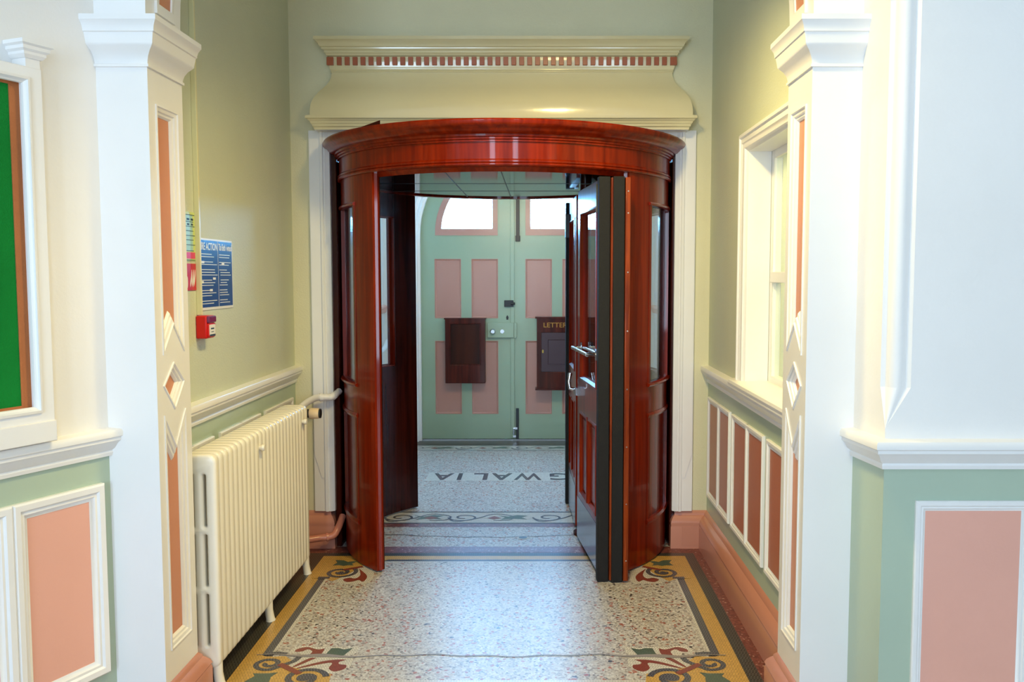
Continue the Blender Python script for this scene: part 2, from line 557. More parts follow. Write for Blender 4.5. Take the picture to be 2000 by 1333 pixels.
def corner(sx, ox):
    g = lambda pts: [(ox + sx * (a - 0.0), b) for a, b in pts]
    # far corner ornament
    lay(g([(0.64, 4.97), (1.0, 4.97), (1.0, 4.645), (0.93, 4.645), (0.88, 4.60), (0.79, 4.72), (0.70, 4.90)]), 't_yellow', 7)
    lay(g(blob([(0.765, 4.86), (0.70, 4.78), (0.675, 4.66), (0.69, 4.565), (0.76, 4.56), (0.83, 4.565), (0.86, 4.62), (0.83, 4.68), (0.80, 4.76)])), 't_white', 8)
    lay(g(blob([(0.78, 4.80), (0.725, 4.71), (0.708, 4.65), (0.717, 4.59), (0.744, 4.615), (0.767, 4.595), (0.80, 4.585), (0.828, 4.622), (0.803, 4.65), (0.765, 4.642), (0.752, 4.70)])), 't_red', 9)
    sp = []
    for i in range(46):
        t = i / 45; a = PI * 0.75 + t * 3.3 * PI; r = 0.088 * (1 - 0.86 * t)
        sp.append((0.868 + r * 1.0 * math.cos(a), 4.738 + r * math.sin(a)))
    strip(g(sp), 0.024, 't_dark', 9)
    lay(g(arc(0.864, 4.738, 0.016, 0, 2 * PI, 12)[:-1]), 't_dark', 10)
    strip(g([(0.905, 4.655), (0.93, 4.652), (0.968, 4.655)]), 0.03, 't_dark', 9)
    strip(g([(0.765, 4.835), (0.86, 4.778)]), 0.026, 't_red', 10)
    lay(g([(0.815, 4.925), (0.84, 4.93), (0.865, 4.915), (0.893, 4.945), (0.943, 4.95), (0.922, 4.905), (0.94, 4.853), (0.90, 4.86), (0.875, 4.846), (0.85, 4.86), (0.819, 4.853), (0.835, 4.885)]), 't_green', 8)
    # near corner ornament
    lay(g([(0.60, 3.30), (1.0, 3.30), (1.0, 3.70), (0.93, 3.66), (0.86, 3.67), (0.80, 3.60), (0.74, 3.555), (0.63, 3.50)]), 't_yellow', 7)
    lay(g(blob([(0.565, 3.575), (0.57, 3.64), (0.60, 3.66), (0.57, 3.70), (0.575, 3.765), (0.63, 3.755), (0.70, 3.765), (0.76, 3.76), (0.80, 3.775), (0.85, 3.75), (0.85, 3.70), (0.81, 3.70), (0.80, 3.66), (0.82, 3.58), (0.76, 3.545), (0.66, 3.51), (0.61, 3.505)])), 't_white', 8)
    lay(g(blob([(0.594, 3.632), (0.64, 3.633), (0.70, 3.612), (0.78, 3.555), (0.76, 3.555), (0.69, 3.592), (0.648, 3.60), (0.65, 3.55), (0.62, 3.52), (0.585, 3.545), (0.585, 3.58), (0.615, 3.59), (0.62, 3.61)])), 't_red', 9)
    lay(g(blob([(0.725, 3.65), (0.755, 3.645), (0.80, 3.57), (0.785, 3.57)])), 't_red', 9)
    lay(g(blob([(0.712, 3.748), (0.735, 3.735), (0.758, 3.744), (0.793, 3.76), (0.829, 3.74), (0.832, 3.712), (0.802, 3.715), (0.783, 3.736), (0.759, 3.715), (0.76, 3.675), (0.717, 3.685)])), 't_red', 9)
    lay(g([(0.592, 3.752), (0.628, 3.735), (0.655, 3.75), (0.685, 3.748), (0.695, 3.685), (0.65, 3.67), (0.615, 3.675), (0.608, 3.70)]), 't_green', 9)
    sp = []
    for i in range(52):
        t = i / 51; a = PI * 0.95 - t * 3.1 * PI; r = 0.086 * (1 - 0.86 * t)
        sp.append((0.728 + r * math.cos(a), 3.462 + r * math.sin(a)))
    strip(g(sp), 0.026, 't_dark', 9)
    lay(g(arc(0.728, 3.462, 0.03, 0, 2 * PI, 14)[:-1]), 't_dark', 10)
    sp = []
    for i in range(46):
        t = i / 45; a = -PI * 0.6 + t * 2.7 * PI; r = 0.062 * (1 - 0.8 * t)
        sp.append((0.906 + r * math.cos(a), 3.594 + r * 0.95 * math.sin(a)))
    strip(g(sp), 0.022, 't_dark', 9)
    strip(g(spline([(0.80, 3.66), (0.81, 3.62), (0.84, 3.585), (0.89, 3.535)])), 0.026, 't_dark', 9)
    strip(g([(0.755, 3.50), (0.862, 3.59)]), 0.028, 't_red', 10)
    lay(g([(0.846, 3.515), (0.88, 3.505), (0.946, 3.505), (0.93, 3.48), (0.956, 3.43), (0.90, 3.41), (0.856, 3.43), (0.862, 3.47)]), 't_green', 8)
    strip(g([(0.86, 3.688), (0.90, 3.70), (0.955, 3.69)]), 0.028, 't_dark', 9)


corner(1, 0.005)
corner(-1, -0.005)
# crack filled with cement across the passage
ck = []; wk = []
for i in range(61):
    x = -0.99 + 1.98 * i / 60
    y = 3.672 + 0.006 * math.sin(i * 0.9) + 0.008 * math.sin(i * 0.31 + 1)
    w = 0.006 + 0.026 * max(0, 1 - abs(x + 0.72) / 0.17) + 0.026 * max(0, 1 - abs(x - 0.72) / 0.2)
    ck.append((x, y)); wk.append(w + 0.002 * random.random())
strip(ck, wk, 'cement', 12)
# under and behind the drum
lay(rect(-1.25, 1.25, 5.21, 8.62), 'terrazzo', 1)
lay(rect(-1.03, 1.03, 5.10, 5.205), 'redterrazzo', 3)
ck = [(-0.95 + 1.7 * i / 40, 5.43 + 0.03 * math.sin(i * 0.17 + 1.4) + 0.006 * math.sin(i * 1.1)) for i in range(41)]
strip(ck, 0.006, 't_dark', 5)
lay(arc(0.10, 5.385, 0.035, 0, 2 * PI, 18)[:-1], 't_white', 6)
lay(arc(0.10, 5.39, 0.026, 0, 2 * PI, 18)[:-1], 'threshold', 7)
lay(rect(-1.2, 1.2, 5.625, 5.70), 'redterrazzo', 3)
lay(rect(-1.2, 1.2, 5.70, 5.725), 't_dark', 3)
lay(rect(-1.2, 1.2, 5.725, 5.975), 't_white', 3)
lay(rect(-1.2, 1.2, 5.975, 6.0), 't_dark', 3)


def scroll_band(y0, y1, xs, s):
    h = (y1 - y0)
    for i, x in enumerate(xs):
        cy = (y0 + y1) / 2
        sp = []
        for k in range(30):
            t = k / 29; a = PI + t * 2.6 * PI; r = h * 0.36 * (1 - 0.75 * t)
            sp.append((x + s * r * 1.15 * math.cos(a), cy + r * math.sin(a)))
        strip(sp, 0.016, 't_dark', 5)
        strip(spline([(x - s * h * 0.42, cy), (x - s * h * 0.2, cy - h * 0.4), (x + s * h * 0.35, cy - h * 0.1), (x + s * h * 0.8, cy + h * 0.34), (x + s * h * 1.3, cy + h * 0.1), (x + s * h * 1.2, cy - h * 0.25), (x + s * h * 0.8, cy - h * 0.3)]), 0.014, 't_dark', 5)
        lay([(x + s * h * 0.62, cy - 0.02), (x + s * h * 0.8, cy + 0.03), (x + s * h * 1.0, cy - 0.02), (x + s * h * 0.8, cy - 0.05)], 't_red', 6)
        gx = x - s * h * 0.95
        lay([(gx - 0.10, cy + 0.05), (gx - 0.03, cy + 0.02), (gx + 0.03, cy + 0.06), (gx + 0.10, cy + 0.04), (gx + 0.06, cy), (gx + 0.10, cy - 0.05), (gx, cy - 0.03), (gx - 0.08, cy - 0.06), (gx - 0.05, cy)], 't_green', 5)


scroll_band(5.725, 5.975, [-0.72, -0.30, 0.26, 0.80], 1)
# vestibule mosaic
lay(rect(-1.2, 1.2, 8.39, 8.70), 'threshold', 3)
lay(rect(-1.2, 1.2, 8.15, 8.39), 't_white', 3)
lay(rect(-1.2, 1.2, 8.375, 8.392), 't_dark', 4)
lay(rect(-1.2, 1.2, 8.15, 8.168), 't_dark', 4)
scroll_band(8.168, 8.375, [-0.95, -0.50, 0.02, 0.55, 1.0], 1)
for s in (-1, 1):
    lay(rect(min(s * 1.0, s * 1.2), max(s * 1.0, s * 1.2), 6.0, 8.15), 't_yellow', 3)
    lay(rect(min(s * 0.93, s * 1.0), max(s * 0.93, s * 1.0), 6.0, 8.15), 't_dark', 3)
    lay(rect(min(s * 0.90, s * 0.93), max(s * 0.90, s * 0.93), 6.0, 8.15), 't_white', 3)
lay(rect(-0.70, 0.52, 6.92, 7.215), 't_white', 4)
# the name in the floor, read from the outer doors (upside down from here)
for ch, a0, a1 in (('G', 0.46, 0.28), ('W', 0.215, -0.005), ('A', -0.02, -0.19), ('L', -0.215, -0.33), ('I', -0.42, -0.455), ('A', -0.49, -0.655)):
    fl.text(ch, lambda a, b, h: (a, b, 0.0021 + h), 1.0, (a0, a1, 7.19, 6.945), 0.0004, 0.02, FI['t_dark'])
struct(fl.build('floor', [M[k] for k in FM], weld=False), 'terrazzo floor with mosaic borders and scrolled corners')

# ---- corridor walls
w = MB(); w.box(XL - 0.3, XL, 3.1, YB + 0.4, 1.03, 4.0, 0); w.box(XL - 0.3, XL, 3.1, YB + 0.4, 0.0, 1.03, 1)
struct(w.build('wall_left', [M['wall'], M['green']]), 'textured sage wall above a green dado on the left of the passage')
w = MB()
w.plate(rect(3.1, YB + 0.4, 1.03, 4.0), [rect(3.42, 4.27, 1.075, 2.20)], lambda a, b, h: (h, a, b), XR, XR + 0.34, 0)
w.box(XR, XR + 0.34, 3.1, YB + 0.4, 0.0, 1.03, 1)
struct(w.build('wall_right', [M['wall'], M['green']]), 'textured sage wall above a green dado on the right of the passage')
w = MB()
w.plate(rect(XL - 0.1, XR + 0.1, 0, 4.0), [rect(-1.03, 1.0, -0.01, 2.37)], lambda a, b, h: (a, h, b), YB, YB + 0.42)
struct(w.build('wall_back', M['wall_back']), 'pale textured wall around the revolving door')
w = MB(); w.box(-1.6, 1.6, YP0 + 0.1, YB + 0.4, 4.0, 4.1)
struct(w.build('ceiling', M['ceil']), 'white ceiling of the passage')

# ---- hall around the camera
nd = Vector((-.43, -1)).normalized()      # splayed wall, from the pilaster towards the camera
nn = Vector((-nd.y, nd.x))                # its outward normal
P0 = Vector((-1.276, 3.05))


def near(t, z, h):
    q = P0 + nd * t + nn * h
    return (q.x, q.y, z)


w = MB()
w.prism([(-0.1, 0), (3.6, 0), (3.6, 1.03), (-0.1, 1.03)], lambda a, b, h: near(a, b, h), -0.25, 0, 1)
w.prism([(-0.1, 1.03), (3.6, 1.03), (3.6, 4.2), (-0.1, 4.2)], lambda a, b, h: near(a, b, h), -0.25, 0, 0)
struct(w.build('wall_near_left', [M['cream'], M['green']]), 'splayed cream wall with green dado beside the notice board')
YF = 2.833
w = MB()
XC = 1.310                                 # corner of the right return
for z0, z1, mi in ((0.0, 1.03, 1), (1.03, 1.115, 0)):
    w.prism([(1.284, 3.06), (XC, YF), (4.2, YF), (4.2, 3.2), (1.284, 3.2)], lambda a, b, h: (a, b, h), z0, z1, mi)
# upper part: hollow-chamfered corner with a roll, pointed stop at its foot
cw = 0.078


def roll(k):
    base = [(1.284, 3.06), (XC - 0.004 * k, YF + 0.040 * k), (XC + 0.010 * k, YF + 0.036 * k)]
    for i in range(9):
        a = PI * (1.02 + 0.62 * i / 8)
        base.append((XC + k * (0.042 + 0.030 * math.cos(a)), YF + k * (0.034 + 0.030 * math.sin(a))))
    base += [(XC + 0.066 * k, YF + 0.012 * k), (XC + cw * k, YF)]
    return base + [(4.2, YF), (4.2, 3.2), (1.284, 3.2)]


lo = roll(0.001); hi = roll(1.0); n = len(lo)
w.add([(a, b, 1.115) for a, b in lo] + [(a, b, 1.245) for a, b in hi], [(i, (i + 1) % n, (i + 1) % n + n, i + n) for i in range(n)], 0)
w.prism(hi, lambda a, b, h: (a, b, h), 1.245, 4.2, 0)
struct(w.build('wall_near_right', [M['cream'], M['green']], smooth=28), 'pale wall facing the hall on the right, with a hollow chamfered corner')
# arch between hall and passage
w = MB()
AC = ((PL + PR) / 2, 2.50); AR = (PR - PL) / 2
hole = [(PR, 2.455)] + arc(AC[0], AC[1], AR, 0, PI, 40) + [(PL, 2.455)]
w.plate([(-1.30, 2.455), (PL, 2.455)] + arc(AC[0], AC[1], AR, PI, 0, 40) + [(PR, 2.455), (1.31, 2.455), (1.31, 4.2), (-1.30, 4.2)], [], lambda a, b, h: (a, h, b), YP0, YP1)
struct(w.build('wall_arch', M['white']), 'white arch over the two pilasters')
w = MB()
for sgn in (-1, 1):
    aa = arc(AC[0], AC[1], AR, PI - 0.022 if sgn < 0 else 0.022, PI / 2, 26)
    path = aa if sgn > 0 else aa
    off = lambda p, k: (AC[0] + (p[0] - AC[0]) * (AR - k) / AR, AC[1] + (p[1] - AC[1]) * (AR - k) / AR)
    v = []; f = []
    for i, p in enumerate(path):
        q = off(p, 0.003)
        v += [(q[0], 3.15, q[1]), (q[0], 3.245, q[1])]
    f = [(2 * i, 2 * i + 1, 2 * i + 3, 2 * i + 2) for i in range(len(path) - 1)]
    w.add(v, f, 1)
    for ya, yb in ((3.12, 3.152), (3.243, 3.275)):
        v = []
        for p in path:
            for k, y in ((0.0, ya), (0.008, ya + 0.004), (0.008, (ya + yb) / 2), (0.004, yb), (0.0, yb)):
                q = off(p, k); v.append((q[0], y, q[1]))
        f = [(5 * i + a, 5 * i + a + 1, 5 * i + a + 6, 5 * i + a + 5) for i in range(len(path) - 1) for a in range(4)]
        w.add(v, f, 0)
    p0, p1 = path[0], aa[0]
    q0 = off(path[0], 0.0)
    w.box(min(q0[0], q0[0] - sgn * 0.01), max(q0[0], q0[0] - sgn * 0.01), 3.12, 3.275, q0[1] - 0.03, q0[1] + 0.004, 0)
struct(w.build('trim_1', [M['white'], M['terracotta']], weld=False), 'moulded terracotta panel on the soffit of the arch')
# rest of the hall, behind and beside the camera
w = MB(); w.box(-4.0, -3.85, -3.2, 0.6, 0, 4.2)
struct(w.build('wall_hall_left', M['cream']))
w = MB(); w.box(4.05, 4.2, -3.2, 3.2, 0, 4.2)
struct(w.build('wall_hall_right', M['cream']))
w = MB()
w.plate(rect(-4.0, 4.2, 0, 4.2), [rect(-2.37, -1.43, 0.4, 2.7), rect(-1.1, -0.6, 0.78, 3.55), rect(0.95, 1.45, 0.78, 3.55)], lambda a, b, h: (a, h, b), -3.2, -3.0)
struct(w.build('wall_hall_rear', M['cream']))
w = MB(); w.box(-4.0, 4.2, -3.2, YP1, 4.2, 4.3)
struct(w.build('ceiling_hall', M['ceil']))

# ---- vestibule
w = MB(); w.box(-1.6, -1.30, YB + 0.42, 9.0, 0, 3.2)
struct(w.build('wall_vestibule_left', M['cream']))
w = MB(); w.box(1.30, 1.6, YB + 0.42, 9.0, 0, 3.2)
struct(w.build('wall_vestibule_right', M['cream']))
w = MB(); w.box(-1.6, 1.6, YB + 0.42, 9.0, 3.2, 3.3)
struct(w.build('ceiling_vestibule', M['ceil']))
DX = -0.073                                # seam of the outer doors
w = MB()
hole = [(DX - 0.905, -0.01), (DX + 0.905, -0.01)] + arc(DX, 2.0, 0.905, 0, PI, 36)
w.plate(rect(-1.6, 1.6, 0, 3.3), [hole], lambda a, b, h: (a, h, b), 8.64, 8.95)
struct(w.build('wall_front', M['cream']), 'cream wall around the arched outer doors')
w = MB()
path = [(DX + 0.90, 0.0)] + arc(DX, 2.0, 0.90, 0, PI, 36) + [(DX - 0.90, 0.0)]
path = path[::-1]
w.sweep(path, [(0.0, -0.032), (-0.024, -0.032), (-0.024, 0.02), (0.0, 0.024), (0.0, 0.06), (0.02, 0.06), (0.024, 0.075), (0.05, 0.08), (0.056, 0.068), (0.08, 0.06), (0.086, 0.03), (0.088, 0.0)], plane_y(8.645))
struct(w.build('trim_2', M['white']), 'white moulded arch frame around the outer doors')
w = MB()
rail = [(0.0, 1.25), (0.012, 1.25), (0.02, 1.262), (0.022, 1.285), (0.034, 1.30), (0.034, 1.318), (0.0, 1.325)]
w.sweep([(-1.30, 8.64), (-1.30, YB + 0.42)], rail, XY)
struct(w.build('trim_3', M['salmon']), 'salmon dado rail along the left wall of the vestibule')
w = MB(); w.sweep([(1.30, YB + 0.42), (1.30, 8.64)], rail, XY)
struct(w.build('trim_4', M['salmon']), 'salmon dado rail along the right wall of the vestibule')
w = MB(); w.box(-2.5, 2.5, 8.95, 12.0, -0.06, -0.01)
struct(w.build('floor_outside', M['stone']))

# ---- baseboards, dado rails, wainscot panels
BP = [(0.0, 0.0), (0.05, 0.0), (0.05, 0.128), (0.046, 0.14), (0.050, 0.148), (0.044, 0.165), (0.030, 0.185), (0.016, 0.195), (0.014, 0.205), (0.006, 0.216), (0.0, 0.222)]
BPn = [(a * 0.6, b) for a, b in BP]
w = MB(); w.sweep([(XR, YP1 + 0.02), (XR, YB)], BP, XY)
struct(w.build('baseboard_right', M['base']), 'salmon gloss baseboard below the right wainscot')
w = MB(); w.sweep([(XL, YB), (XL, YP1 + 0.02)], BPn, XY)
struct(w.build('baseboard_left', M['base']), 'salmon gloss baseboard behind the radiator')
w = MB(); w.sweep([(XR, YB - 0.001), (1.008, YB - 0.001), (1.008, YB + 0.10)], BP[:1] + [(a * 0.7, b) for a, b in BP[1:]], XY)
w.box(1.0385, 1.130, YB - 0.0375, YB - 0.030, 0.02, 0.132)
struct(w.build('baseboard_back_right', M['base']), 'salmon plinth block right of the revolving door')
w = MB(); w.sweep([(-1.035, YB + 0.10), (-1.035, YB - 0.001), (XL, YB - 0.001)], BP[:1] + [(a * 0.7, b) for a, b in BP[1:]], XY)
struct(w.build('baseboard_back_left', M['base']), 'salmon plinth block left of the revolving door behind the radiator')
DR = [(0.0, 0.985), (0.010, 0.985), (0.013, 0.997), (0.010, 1.004), (0.020, 1.012), (0.030, 1.03), (0.040, 1.04), (0.040, 1.050), (0.046, 1.054), (0.047, 1.068), (0.042, 1.078), (0.0, 1.082)]
w = MB(); w.sweep([(XR, YP1), (XR, YB - 0.02), (XR, YB)], DR, XY)
struct(w.build('trim_5', M['white']), 'white dado rail on the right wall of the passage')
w = MB(); w.sweep([(XL, YB), (XL, YP1)], DR, XY)
struct(w.build('trim_6', M['white']), 'white dado rail on the left wall above the radiator')
w = MB()
rp = [tuple(P0 + nd * t) for t in (2.0, -0.03)]
w.sweep(rp[::-1], DR, XY)
struct(w.build('trim_7', M['white']), 'white dado rail below the notice board')
w = MB(); w.sweep([(4.1, YF), (XC, YF), (1.283, 3.07)], DR, XY)
struct(w.build('trim_8', M['white']), 'white dado rail turning the corner on the near right wall')

FR = [(0.0, 0.0), (0.0, 0.010), (0.004, 0.014), (0.016, 0.013), (0.020, 0.008), (0.026, 0.009), (0.031, 0.004), (0.036, 0.003), (0.036, 0.0)]
tn = [9]


def panel_set(fn, cells, mat_field, label, name=None, k=1.0):
    root = MB()
    for c in cells:
        root.sweep(ccw(c), [(a * k, b * k) for a, b in FR], fn, closed=True)
    o = root.build('trim_%d' % tn[0], M['white'], weld=False); tn[0] += 1
    struct(o, label)
    for c in cells:
        a0 = min(p[0] for p in c) + 0.030 * k; a1 = max(p[0] for p in c) - 0.030 * k
        b0 = min(p[1] for p in c) + 0.030 * k; b1 = max(p[1] for p in c) - 0.030 * k
        q = MB(); q.prism(rect(a0, a1, b0, b1), fn, 0.0005, 0.003)
        q.build('panel_field', M[mat_field], parent=o)
    return o


fr = plane_x(XR, -1)
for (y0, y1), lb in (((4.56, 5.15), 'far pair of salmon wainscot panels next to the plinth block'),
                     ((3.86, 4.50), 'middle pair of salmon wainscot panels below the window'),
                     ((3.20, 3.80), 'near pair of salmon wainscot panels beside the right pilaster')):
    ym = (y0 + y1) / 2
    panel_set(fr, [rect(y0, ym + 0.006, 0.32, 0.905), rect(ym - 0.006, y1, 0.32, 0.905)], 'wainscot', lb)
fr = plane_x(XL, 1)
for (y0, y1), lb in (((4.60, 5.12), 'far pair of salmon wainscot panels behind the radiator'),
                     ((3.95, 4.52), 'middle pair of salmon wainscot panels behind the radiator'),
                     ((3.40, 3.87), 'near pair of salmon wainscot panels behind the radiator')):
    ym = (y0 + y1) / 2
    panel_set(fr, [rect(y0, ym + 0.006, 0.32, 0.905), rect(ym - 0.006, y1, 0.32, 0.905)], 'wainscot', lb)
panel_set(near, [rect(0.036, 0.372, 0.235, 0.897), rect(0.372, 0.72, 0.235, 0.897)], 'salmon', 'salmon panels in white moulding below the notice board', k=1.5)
panel_set(plane_y(YF), [rect(1.412, 1.787, 0.24, 0.882), rect(1.787, 2.16, 0.24, 0.882)], 'salmon', 'salmon panels in white moulding on the near right wall', k=0.95)

# ---- window in the right wall
wn = MB()
wn.box(XR + 0.11, XR + 0.15, 3.42, 3.47, 1.08, 2.20); wn.box(XR + 0.11, XR + 0.15, 4.22, 4.27, 1.08, 2.20)
wn.box(XR + 0.11, XR + 0.15, 3.47, 4.22, 2.15, 2.20); wn.box(XR + 0.11, XR + 0.15, 3.47, 4.22, 1.08, 1.13)
wn.box(XR + 0.10, XR + 0.15, 3.47, 4.22, 1.57, 1.62)
win = wn.build('window_1', M['white'], bevel=0.003)
struct(win, 'white sash window with deep reveal in the right wall')
q = MB(); fr = plane_x(XR, -1)
q.sweep([(3.38, 1.08), (3.38, 2.235), (4.315, 2.235), (4.315, 1.08)][::-1],
        [(-0.04, 0.0), (-0.04, 0.022), (-0.032, 0.03), (-0.02, 0.03), (-0.014, 0.022), (0.008, 0.024), (0.016, 0.018), (0.032, 0.016), (0.036, 0.008), (0.049, 0.0), (0.049, -0.108), (0.030, -0.108), (0.030, -0.005), (-0.01, -0.005)], fr)
q.build('window_frame', M['white'], parent=win)
q = MB()
q.sweep([(XR + 0.12, 3.36), (XR + 0.12, 4.42)], [(0, 1.058), (0.155, 1.058), (0.168, 1.066), (0.172, 1.078), (0.168, 1.090), (0.155, 1.097), (0, 1.100)], XY)
q.build('window_sill', M['white'], parent=win)
q = MB(); q.box(XR + 0.128, XR + 0.132, 3.47, 4.22, 1.13, 1.57); q.box(XR + 0.122, XR + 0.126, 3.47, 4.22, 1.62, 2.15)
q.build('window_glass', M['glass'], parent=win)
w = MB(); w.box(2.6, 2.7, 2.9, 5.4, 0, 4.0); w.box(XR + 0.34, 2.7, 5.3, 5.4, 0, 4.0)
w.box(XR + 0.34, 2.7, 3.2, 5.4, 3.0, 3.1)
struct(w.build('wall_office', M['cream']))

# ---- architrave and brown jambs around the drum
a = MB()
for x0, sg in ((-1.117, 1), (1.098, -1)):
    fn = (lambda p, z, h, sg=sg, x0=x0: (x0 + sg * p, YB - h, z))
    pr = [(0.0, 0.0), (0.0, 0.02), (0.062, 0.022), (0.066, 0.034), (0.080, 0.036), (0.085, 0.026), (0.092, 0.030), (0.105, 0.022), (0.117, 0.016), (0.117, -0.1), (0.05, -0.1), (0.05, 0.0)]
    v = []
    for z in (0.222, 2.42):
        v += [fn(p, z, h) for p, h in pr]
    k = len(pr)
    a.add(v, [(i, (i + 1) % k, (i + 1) % k + k, i + k) for i in range(k)] + [tuple(range(k)), tuple(range(k, 2 * k))])
    # raised outer bead with a pointed stop
    pts = [(0.004, 2.38), (0.004, 0.56), (0.045, 0.42), (0.06, 0.42), (0.06, 2.38)]
    a.prism(pts, fn, 0.02, 0.026)
a.box(-1.117, 1.098, YB - 0.02, YB, 2.385, 2.43)
struct(a.build('trim_20', M['white'], smooth=30), 'white moulded architrave around the revolving door')

# ================================================================== THINGS
# ---- pilasters


def pilaster(side):
    s = side
    X = PL if s < 0 else PR
    fn = plane_x(X, -s)                      # (y, z, protrusion)
    outer_x = -1.285 if s < 0 else 1.292
    root = thing('pilaster', ('white pilaster with salmon lozenge panel between notice board and radiator' if s < 0 else
                              'white pilaster with salmon lozenge panel beside the right window'), 'pilaster',
                 ((X + outer_x) / 2, (YP0 + YP1) / 2, 0))
    b = MB()
    b.box(min(X - (-s) * 0.022, outer_x), max(X - (-s) * 0.022, outer_x), YP0, YP1, 0.0, 2.47)
    up = [(3.105, 2.187), (3.290, 2.187), (3.290, 1.325), (3.197, 1.425), (3.105, 1.325)]
    dn = [(3.100, 0.270), (3.285, 0.270), (3.285, 1.115), (3.192, 0.995), (3.100, 1.115)]
    di = [(3.192, 1.295), (3.283, 1.218), (3.192, 1.125), (3.100, 1.218)]
    b.plate(rect(YP0, YP1, 0.0, 2.47), [up, dn, di], fn, -0.022, 0.0)
    b.build('shaft', M['white'], parent=root)
    pr = [(0.0, 0.0), (0.0, 0.004), (0.005, 0.005), (0.008, 0.0), (0.018, -0.003), (0.021, -0.009), (0.029, -0.010), (0.035, -0.018), (0.035, -0.0215), (0.0, -0.0215)]
    for nm, poly in (('upper_panel', up), ('lozenge_panel', di), ('lower_panel', dn)):
        k = 0.8 if poly is di else 1.0
        m = MB(); m.prism(ccw(poly), fn, -0.0216, -0.0195)
        pnl = m.build(nm, M['terracotta'], parent=root)
        m = MB(); m.sweep(ccw(poly), [(p * k, h) for p, h in pr], fn, closed=True)
        m.build('panel_moulding', M['white'], parent=pnl)
    cp = [(0.0, 2.297), (0.007, 2.298), (0.007, 2.306), (0.003, 2.309), (0.004, 2.318), (0.008, 2.332), (0.017, 2.348), (0.030, 2.362), (0.034, 2.368), (0.034, 2.371),
          (0.039, 2.402), (0.043, 2.405), (0.043, 2.412), (0.046, 2.424), (0.052, 2.436), (0.055, 2.440), (0.055, 2.457), (0.0, 2.460)]
    pp = [(0.0, 0.0), (0.04, 0.0), (0.04, 0.088), (0.036, 0.099), (0.040, 0.106), (0.034, 0.120), (0.022, 0.134), (0.014, 0.141), (0.012, 0.150), (0.004, 0.158), (0.0, 0.162)]
    if s < 0:
        path = [(XL + 0.002, YP1), (PL, YP1), (PL, YP0), (-1.30, YP0)]
    else:
        path = [(1.30, YP0), (PR, YP0), (PR, YP1), (XR - 0.002, YP1)]
    c = MB(); c.sweep(path, cp, XY); c.build('capital', M['white'], parent=root)
    c = MB(); c.sweep(path, pp, XY); c.build('plinth', M['base'], parent=root)


pilaster(-1)
pilaster(1)

# ---- entablature over the revolving door
ent = thing('entablature', 'ivory cornice with terracotta dentils above the revolving door', 'door cornice', (0.0, YB, 2.42))
ec = -0.010


def epath(hw):
    return [(ec + hw, YB), (ec + hw, YB - 0.02), (ec - hw, YB - 0.02), (ec - hw, YB)]


e = MB()
e.sweep(epath(0.955), [(-0.02, 2.752), (0.012, 2.752), (0.016, 2.756), (0.012, 2.762), (0.018, 2.768), (0.018, 2.776), (0.022, 2.782), (0.022, 2.838), (0.034, 2.842), (0.038, 2.852), (0.044, 2.856), (0.044, 2.866), (0.056, 2.874), (0.058, 2.882), (0.066, 2.886), (0.072, 2.902), (0.084, 2.914), (0.092, 2.918), (0.092, 2.936), (-0.02, 2.94)], XY)
e.build('cornice', M['ivory'], parent=ent)
e = MB()
e.sweep(epath(0.955), [(-0.02, 2.49), (0.112, 2.49), (0.113, 2.52), (0.109, 2.555), (0.102, 2.58), (0.090, 2.605), (0.072, 2.632), (0.050, 2.66), (0.034, 2.68), (0.022, 2.702), (0.014, 2.725), (0.010, 2.748), (0.010, 2.754), (-0.02, 2.754)], XY)
e.build('frieze', M['ivory'], parent=ent, smooth=50)
e = MB()
e.sweep(epath(0.955), [(-0.02, 2.42), (0.094, 2.42), (0.096, 2.432), (0.104, 2.44), (0.104, 2.448), (0.112, 2.456), (0.114, 2.464), (0.120, 2.468), (0.126, 2.476), (0.134, 2.478), (0.134, 2.494), (-0.02, 2.497)], XY)
e.build('lower_moulding', M['ivory'], parent=ent)
nd_ = 44
dm = None
yf = YB - 0.02 - 0.022
for i in range(nd_):
    x = ec - 0.962 + 1.924 * i / (nd_ - 1)
    q = MB(); hw = 0.0135 if 0 < i < nd_ - 1 else 0.019
    x += 0.007 if i == nd_ - 1 else (-0.007 if i == 0 else 0)
    q.box(x - hw, x + hw, yf - 0.014, yf + 0.006, 2.789, 2.834)
    q.build('dentil', M['dentil'], parent=ent, bevel=0.002)

# ---- the revolving door
rv = thing('revolving_door', 'curved mahogany revolving door drum with glazed side screens', 'revolving door', (DC[0], DC[1], 0))


def dpath(a0, a1, n=64, r=1.0):
    # from the right round the front to the left, unit radius (the profile carries the radius)
    return [(DC[0] + r * math.cos(a0 + (a1 - a0) * i / n), DC[1] - r * math.sin(a0 + (a1 - a0) * i / n)) for i in range(n + 1)]


def ring(b, prof, a0, a1, n=72, mi=0, cap=True):
    k = len(prof); v = []
    for i in range(n + 1):
        a = a0 + (a1 - a0) * i / n
        for r, z in prof:
            v.append((DC[0] + r * math.cos(a), DC[1] - r * math.sin(a), z))
    f = [(i * k + p, i * k + (p + 1) % k, (i + 1) * k + (p + 1) % k, (i + 1) * k + p) for i in range(n) for p in range(k)]
    if cap:
        f += [tuple(range(k)), tuple(range(n * k, n * k + k))]
    b.add(v, f, mi)


def cbox(b, a0, a1, r0, r1, z0, z1, mi=0):
    n = max(2, int(abs(a1 - a0) / math.radians(2.0)))
    ring(b, [(r0, z0), (r1, z0), (r1, z1), (r0, z1)], a0, a1, n, mi)


